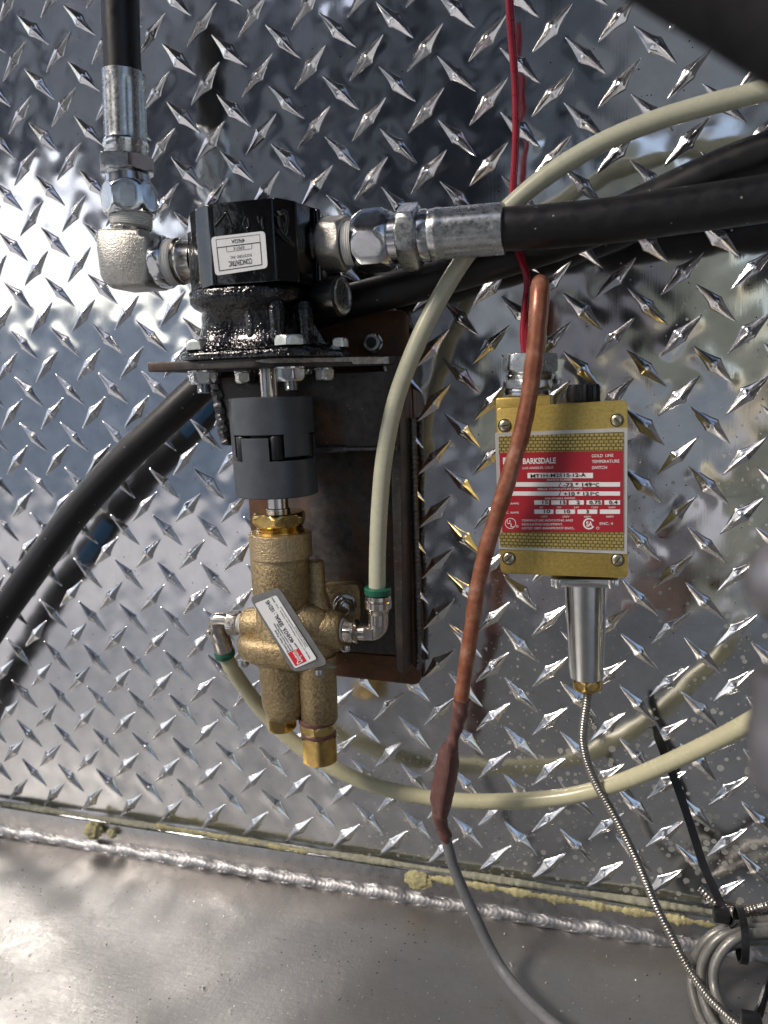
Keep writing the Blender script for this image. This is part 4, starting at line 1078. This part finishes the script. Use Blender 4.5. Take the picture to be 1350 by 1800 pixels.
TC(bw, 'D.C. AMPS', 120, 608, 268, 18, .008); TC(bw, 'A.C. AMPS', 125, 690, 270, 18, .008)
for t_, a_, b_ in (('6V', 459, 492), ('12V', 611, 656), ('24V', 770, 820), ('125V', 927, 988), ('250V', 1087, 1155)): TC(bw, t_, a_, 641, b_, 16, .006)
for t_, a_, b_ in (('125V', 468, 528), ('250V', 666, 732), ('480V', 862, 930), ('600V', 1066, 1137)): TC(bw, t_, a_, 725, b_, 16, .006)
TC(bw, 'TEMPERATURE INDICATING AND', 296, 762, 764, 20, .01); TC(bw, 'REGULATING EQUIPMENT.', 296, 797, 672, 20, .01); TC(bw, 'LISTED 288T-RAINPROOF ENCL.', 296, 832, 778, 20, .01)
TC(bw, 'ENC. 4', 1006, 792, 1126, 24, .01)
def ringflat(bm_, x, y, r, w_, a0=0, a1=2*PI, n=40):
    u, v = CR(x, y); c_ = TU(u, v); k = px(c_)/5.192
    for i in range(n):
        t0, t1 = a0+(a1-a0)*i/n, a0+(a1-a0)*(i+1)/n
        f = lambda t, rr: c_+exn*math.cos(t)*rr*k+ezn*math.sin(t)*rr*k
        quad(bm_, f(t0, r-w_), f(t1, r-w_), f(t1, r), f(t0, r))
ringflat(bw, 194, 779, 50, 5); TC(bw, 'U', 160, 783, 190, 34, .015); TC(bw, 'L', 192, 812, 218, 34, .015); ringflat(bw, 256, 806, 11, 4, n=16)
ringflat(bw, 910, 782, 53, 13, .55, 2*PI-.55); TC(bw, 'SA', 884, 806, 944, 46, .03); ringflat(bw, 990, 822, 13, 4, n=16)
quad(bw, *[TU(*CR(x, y)) for x, y in ((124, 178), (180, 177), (180, 240), (126, 241))])
TC(bk, 'MT1H-M251S-12-A', 374, 361, 878, 32, .02, .0003)
TC(bk, '/', 630, 444, 655, 40, 0, .0003); TC(bk, '-73 * 149', 676, 442, 935, 32, .02, .0003); TC(bk, 'o', 940, 425, 966, 18, .02, .0003); TC(bk, 'C', 968, 442, 1000, 32, .02, .0003)
TC(bk, '/', 630, 527, 655, 40, 0, .0003); TC(bk, '+10 * 121', 676, 524, 930, 32, .02, .0003); TC(bk, 'o', 936, 507, 962, 18, .02, .0003); TC(bk, 'C', 966, 524, 998, 32, .02, .0003)
for t_, a_, b_ in (('15', 472, 526), ('15', 634, 686), ('2', 796, 826), ('0.75', 912, 1018), ('0.4', 1092, 1170)): TC(bk, t_, a_, 601, b_, 31, .02, .0003)
for t_, a_, b_ in (('10', 486, 544), ('10', 672, 726), ('3', 880, 906)): TC(bk, t_, a_, 684, b_, 31, .02, .0003)
obj('white_lettering', bw, MT['white'], red, None); obj('black_lettering', bk, MT['print'], red, None)
# gland on top, knob, stem below
HG = 42
gl = alathe('gland_hex', [(932, 654, HG, 47), (933, 621, HG, 47)], 'zincdull', sw, hx=True, rot=.2, cham=.05)
alathe('gland_thread', [(932, 668, HG, 40), (932, 660, HG, 43), (932, 656, HG, 40), (932, 652, HG, 42)], 'zinc', gl)
alathe('lock_nut', [(928, 683, HG, 43), (928, 666, HG, 43)], 'zincdull', sw, hx=True, rot=.6, cham=.05)
alathe('gland_base', [(926, 696, HG, 39), (927, 690, HG, 41), (927, 684, HG, 40)], 'zinc', sw)
kn = P(1026, 690, 42); bm = bmesh.new(); k = px(kn)
n = 72; rings = []
for v_, f in ((706, .98), (703, 1.0), (680, .96), (676, .92), (675, .8)):
    z_ = P(1026, v_, 42).z; rings.append([Vector((kn.x+27*k*f*(1+.05*math.cos(18*2*PI*i/n))*math.cos(2*PI*i/n), kn.y+27*k*f*(1+.05*math.cos(18*2*PI*i/n))*math.sin(2*PI*i/n), z_)) for i in range(n)])
add_rings(bm, rings); obj('knob', bm, MT['blackplastic'], sw, 40)
HST = 40
bm = bmesh.new(); c_ = P(1028, 1021, HST); box(bm, c_+EZ*.0028, exs, EY, ezs, 112*px(c_), .034, .0055, .0012); obj('stem_flange', bm, MT['castal'], sw)
for u in (981, 1075):
    p = P(u, 1018, HST+14); bm = bmesh.new(); lathe(bm, p, p-EZ*.0052, [(0, .0035), (.6, .0036), (1, .0028)], 24); obj('flange_screw', bm, MT['castal'], sw)
stem = alathe('stem', [(1029, 1020, HST, 37.5), (1030, 1035, HST, 36.5), (1031, 1180, HST, 29.5), (1031, 1189, HST, 29), (1031, 1191, HST, 26)], 'castal', sw, n=48)
bm = bmesh.new()
for a_ in (.55,):
    az = v0+a_; t0, t1 = P(1029, 1022, HST), P(1031, 1186, HST); dr = Vector((math.sin(az), -math.cos(az), 0))
    pp_ = [t0.lerp(t1, k/12)+dr*(37*(1-k/12)+29*(k/12))*px(t0)*.985 for k in range(13)]; sweep(bm, pp_, .0007, 6)
obj('stem_rib', bm, MT['castal'], stem, 60)
alathe('stem_nut', [(1032, 1190, HST, 26), (1034, 1210, HST, 24)], 'brass', sw, hx=True, rot=v0, cham=.15)

# ------------------------------------------------------------------ capillary and coil
cap_pts = [(1033, 1204, HST), (1033, 1222, HST), (1030, 1245, HST), (1026, 1275, HST-1), (1025, 1305, HST-2), (1033, 1342, HST-3), (1052, 1385, HST-4), (1078, 1430, HST-4), (1103, 1478, HST-3), (1128, 1532, HST-1), (1153, 1592, 42), (1180, 1645, 48), (1208, 1698, 56), (1245, 1752, 74), (1290, 1796, 92), (1345, 1838, 110)]
pp = resample(catmull([P(*q) for q in cap_pts], 10), .00048)[0]
bm = bmesh.new(); sweep(bm, pp, lambda i, m: .00285*(1.0, 1.07, 1.0, .84)[i % 4], 14)
o = obj('capillary_tube', bm, MT['rib'], None, 60); tagged(o, 'ribbed steel armoured capillary hanging from the gold switch down to the coil', 'capillary tube')
coil = thing('cable_coil', P(1290, 1720, 45), 'bundle of coiled grey tubing tied at the lower right corner', 'coil')
loops = [
 [(1400, 1605, 30), (1350, 1618, 34), (1290, 1628, 40), (1250, 1645, 44), (1224, 1680, 46), (1216, 1725, 52), (1226, 1775, 70), (1250, 1820, 90), (1290, 1880, 112)],
 [(1400, 1612, 40), (1345, 1630, 44), (1290, 1636, 50), (1256, 1656, 54), (1236, 1690, 56), (1232, 1730, 62), (1244, 1778, 78), (1268, 1820, 96), (1305, 1880, 118)],
 [(1400, 1635, 44), (1340, 1640, 50), (1300, 1646, 56), (1272, 1668, 60), (1256, 1700, 64), (1256, 1738, 70), (1272, 1782, 84), (1300, 1830, 104)],
 [(1400, 1648, 30), (1345, 1652, 36), (1302, 1656, 42), (1262, 1676, 46), (1246, 1712, 50), (1250, 1752, 60), (1276, 1800, 80), (1312, 1850, 102)]]
for lp in loops: pipe('coil_loop', lp, .0031, 'coil', parent=coil, n=16, step=.003)
for lp in ([(1230, 1560, 8), (1262, 1590, 14), (1300, 1604, 22), (1350, 1600, 26), (1420, 1590, 28)], [(1285, 1618, 24), (1320, 1600, 30), (1360, 1590, 32), (1420, 1585, 32)]):
    pts_ = resample(catmull([P(*q) for q in lp], 10), .0006)[0]; bm = bmesh.new(); sweep(bm, pts_, lambda i, m: .0027*(1, 1.06, 1, .85)[i % 4], 12); obj('armoured_end', bm, MT['rib'], coil, 60)
def strap(name, pts, wd, th, label, parent=None, cat='zip tie', taper=True):
    pp = resample(catmull([P(*q) for q in pts], 10), .0015)[0]; bm = bmesh.new(); rings = []
    m_ = len(pp)
    for i in range(m_):
        T = (pp[min(i+1, m_-1)]-pp[max(i-1, 0)]).normalized(); out = Vector((.25, -1, 0)); out = (out-T*out.dot(T)).normalized(); s = T.cross(out)
        w_ = wd*(min(1, .5+i/12) if taper else 1)
        rings.append([pp[i]+s*w_/2+out*th/2, pp[i]+s*w_*.25+out*th/2, pp[i]+s*w_*.25+out*th*.25, pp[i]-s*w_*.25+out*th*.25, pp[i]-s*w_*.25+out*th/2, pp[i]-s*w_/2+out*th/2, pp[i]-s*w_/2-out*th/2, pp[i]+s*w_/2-out*th/2])
    add_rings(bm, rings); o = obj(name, bm, MT['tie'], parent, 40)
    if label: tagged(o, label, cat)
    return o
zt = thing('zip_tie', P(1270, 1600, 40), 'long black zip tie with its tail standing up across the nylon tube', 'zip tie')
strap('tail', [(1150, 1277, 30), (1160, 1305, 29), (1176, 1345, 28), (1196, 1398, 28), (1216, 1458, 28), (1236, 1520, 31), (1256, 1565, 36), (1275, 1605, 44), (1290, 1628, 52)], .0052, .0016, None, zt)
p = P(1268, 1608, 48); bm = bmesh.new(); box(bm, p, EX, EY, EZ, .010, .008, .008, .0015); obj('head', bm, MT['tie'], zt)
ctr = P(1290, 1638, 46); bm = bmesh.new(); rings = []
for k in range(40):
    a = 2*PI*k/40; d1 = Vector((.25, -.55, .8)).normalized(); d2 = Vector((1, .1, -.2)).normalized(); rd = Vector((.0, math.cos(a), math.sin(a)))
    c2 = ctr+Vector((.004, rd.y*.0165, rd.z*.0145-.001)); rings.append([c2+Vector((.0022, 0, 0)), c2+Vector((.0022, 0, 0))+rd*.0013, c2-Vector((.0022, 0, 0))+rd*.0013, c2-Vector((.0022, 0, 0))])
add_rings(bm, rings, close=True); obj('loop', bm, MT['tie'], zt, 50)
zt2 = thing('zip_tie', P(1330, 1790, 66), 'lower black zip tie round the grey coil at the bottom right corner', 'zip tie')
strap('strap', [(1420, 1650, 70), (1375, 1690, 74), (1350, 1735, 82), (1336, 1775, 94), (1322, 1800, 98), (1290, 1830, 106)], .0055, .0016, None, zt2, taper=False)
p = P(1320, 1794, 100); bm = bmesh.new(); box(bm, p, EX, EY, EZ, .011, .008, .008, .0015); obj('head', bm, MT['tie'], zt2)

# ------------------------------------------------------------------ wires
pipe('red_wire', [(889, -60, 40), (893, 0, 40), (898, 70, 39), (904, 140, 37), (906, 210, 36), (904, 280, 35), (900, 340, 35), (899, 380, 35), (905, 425, 36), (918, 465, 38), (926, 495, 38), (922, 540, 40), (919, 580, 41), (921, 616, 42), (928, 640, 42)], .00185, 'red_wire', 'thin dark red wire dropping from the top into the gold switch gland', 'wire', n=14)
pipe('red_wire', [(893, -60, 37), (898, 0, 37), (902, 70, 36), (907, 140, 34), (909, 210, 33), (907, 280, 32), (903, 340, 32), (903, 380, 32), (909, 425, 33), (922, 465, 35), (930, 500, 36), (926, 545, 38), (923, 585, 41), (926, 618, 42), (932, 640, 42)], .0016, 'red_wire', 'second red wire running tight behind the first into the gland', 'wire', n=14)
cb = thing('electric_cable', P(860, 1000, 75), 'orange lead taped in brown to a grey cable, crossing in front of the gold switch', 'cable')
opts = [(940, 650, 42), (945, 600, 40), (949, 550, 42), (951, 515, 47), (950, 500, 56), (949, 500, 66), (948, 515, 73), (945, 560, 77), (940, 620, 78), (931, 690, 78), (917, 760, 78), (897, 830, 78), (875, 900, 77), (855, 965, 76), (839, 1035, 74), (829, 1105, 72), (818, 1175, 70), (809, 1240, 68)]
pp = resample(catmull([P(*q) for q in opts], 10), .002)[0]
bm = bmesh.new(); sweep(bm, pp, lambda i, m: .00520*(1+.03*math.sin(i*.35)+.02*math.sin(i*.9))*(1-.08*i/m), 26); obj('orange_lead', bm, MT['orange'], cb, 60)
tp = [(811, 1228, 68), (810, 1245, 68), (805, 1268, 67), (799, 1292, 67), (794, 1308, 67), (789, 1322, 66), (786, 1345, 66), (781, 1375, 66), (776, 1405, 65), (775, 1425, 65), (773, 1440, 65), (778, 1456, 64), (783, 1470, 64), (785, 1480, 64)]
rp = [14.5, 14, 12.5, 9.5, 11, 17, 20, 20, 19.5, 15, 12.5, 12, 11.5, 9]
ctrl = [P(*q) for q in tp]; pp, LL = resample(catmull(ctrl, 10), .0007)
cum = [0]
for a, b in zip(ctrl, ctrl[1:]): cum.append(cum[-1]+(b-a).length)
kq = px(ctrl[5])
def rtape(i, m):
    s = i/(m-1)*cum[-1]; return float(np.interp(s, cum, rp))*kq
def tsect(th, i, m):
    s = i/(m-1)
    tw = .09*math.sin(3*th+s*60)*(1 if (s < .36 or s > .8) else .25)     # twisted wraps
    flat = 1/max(abs(math.cos(th-.5)), abs(math.sin(th-.5)))**.45*.93 if .36 < s < .8 else 1
    return (1+tw)*flat
bm = bmesh.new(); sweep(bm, pp, rtape, 36, sect=tsect); obj('tape_wrap', bm, MT['brown_tape'], cb, 28)
pipe('grey_sheath', [(783, 1466, 64), (788, 1490, 64), (798, 1525, 64), (815, 1567, 65), (838, 1617, 67), (862, 1668, 70), (888, 1712, 78), (925, 1756, 96), (975, 1802, 118), (1040, 1850, 140)], 9.5*px(P(800, 1550, 65)), 'greycable', parent=cb, n=22)

# ------------------------------------------------------------------ surroundings that the metal reflects
M_ = lambda n, c, r=.7: worn(n, c, r, 0, .3, 6, 30, .1)
def slab(name, c, sx, sy, sz, m_, rotz=0):
    bm = bmesh.new(); rx = Matrix.Rotation(rotz, 3, 'Z'); box(bm, Vector(c), rx@EX, rx@EY, EZ, sx, sy, sz, .01); o = obj(name, bm, m_, None); o['kind'] = 'structure'; return o
bm = bmesh.new(); quad(bm, *[Vector(q) for q in ((-60, -60, -1.6), (60, -60, -1.6), (60, 60, -1.6), (-60, 60, -1.6))]); o = obj('ground', bm, M_('concrete_ground', (.58, .57, .55)), None, None); o['kind'] = 'structure'
def patchy(name, ca, cb_, sc_=3.0, r=.7):
    m = mat(name, ca, r); c = coord(m); n1 = noise(m, c, sc_, 3, .55, 1.2)
    L(m, ramp(m, n1, [(.44, ca), (.56, cb_)]), B(m).inputs['Base Color']); return m
slab('ceiling', (.45, -.27, .62), 2.6, .56, .03, M_('dark_ceiling_paint', (.03, .035, .045)))
slab('side_wall', (1.25, -.35, -.2), .03, .8, 1.6, M_('dark_side_paint', (.05, .05, .055)))
slab('reflection_panel', (-.02, -1.75, .15), .86, .04, 2.3, patchy('dark_panel_paint', (.010, .011, .015), (.20, .20, .20), 3.5), .25)  # unseen dark panel, added only for the plate to mirror
slab('reflection_panel', (-.80, -1.9, .95), .62, .04, 1.7, patchy('grey_blue_paint', (.03, .035, .05), (.26, .26, .26), 4), .5)  # made-up panel covering the sky in the plate's upper left reflection
slab('reflection_panel', (.93, -1.9, 1.35), 1.1, .04, 1.9, patchy('brown_panel_paint', (.16, .15, .14), (.5, .49, .47), 3), -.2)  # invented panel closing a sky gap in the upper right reflection
slab('upper_reflection_slab', (-1.95, -2.1, 1.06), .1, 3.4, .92, patchy('grey_slab_paint', (.05, .055, .075), (.36, .36, .36), 2.2), .75)  # unseen slab put in to darken the reflection at the upper left
slab('far_reflection_slab', (-9.0, -8.0, -.35), .15, 16, 2.5, patchy('pale_slab_paint', (.55, .56, .58), (.68, .68, .68), .6), .75)  # made-up distant slab, bounds the bright sky band in the left reflections
# coloured blocks made up behind the camera, so the plate mirrors a mosaic
CB = {'cream': (.80, .74, .52), 'black': (.01, .01, .012), 'brown': (.42, .25, .17), 'mauve': (.68, .60, .58), 'white': (.9, .9, .86), 'teal': (.3, .5, .5), 'grey': (.62, .61, .59)}
for k, v in list(CB.items()): CB[k] = M_('reflection_block_'+k, v)
kk_ = 0
for zi, row in enumerate((('grey', 'cream', 'mauve', 'grey'), ('mauve', 'brown', 'cream', 'white'), ('grey', 'white', 'mauve', 'cream'), ('cream', 'black', 'white', 'cream'), ('white', 'mauve', 'cream', 'black'), ('black', 'white', 'cream', 'white'))):
    xx_ = .12+.05*math.sin(zi*2.1)
    for ci_, c_ in enumerate(row):
        wd_ = .16+.07*math.sin(kk_*1.7+1); kk_ += 1
        bm = bmesh.new(); rx = Matrix.Rotation(.3*math.sin(kk_*2.3), 3, 'Z'); box(bm, Vector((xx_+wd_/2, -1.45-.06*(kk_ % 3), -1.05+zi*.235)), rx@EX, rx@EY, EZ, wd_, .2, .225, .01)
        o = obj('reflection_block', bm, CB[c_], None); tagged(o, f'{c_} block added behind the camera for reflections, {("first", "second", "third", "fourth")[ci_]} from the left in the {("bottom", "second", "third", "fourth", "fifth", "top")[zi]} row', 'reflection_block', 'reflection blocks added behind the camera'); xx_ += wd_+(.012, .055, .02, .07)[kk_ % 4]

# groups of alike things
for o in list(sc.objects):
    if o.parent is None and 'label' in o:
        g = {'hydraulic_hose': 'black hydraulic hoses', 'nylon_tube': 'milky nylon tubes', 'elbow_fitting': 'push in elbow fittings', 'zip_tie': 'black zip ties',
             'foam_lump': 'yellow foam lumps on the seam', 'foam_sealant': 'yellow foam sealant along the seam', 'red_wire': 'red wires'}.get(o.name.split('.')[0])
        if g: o['group'] = g
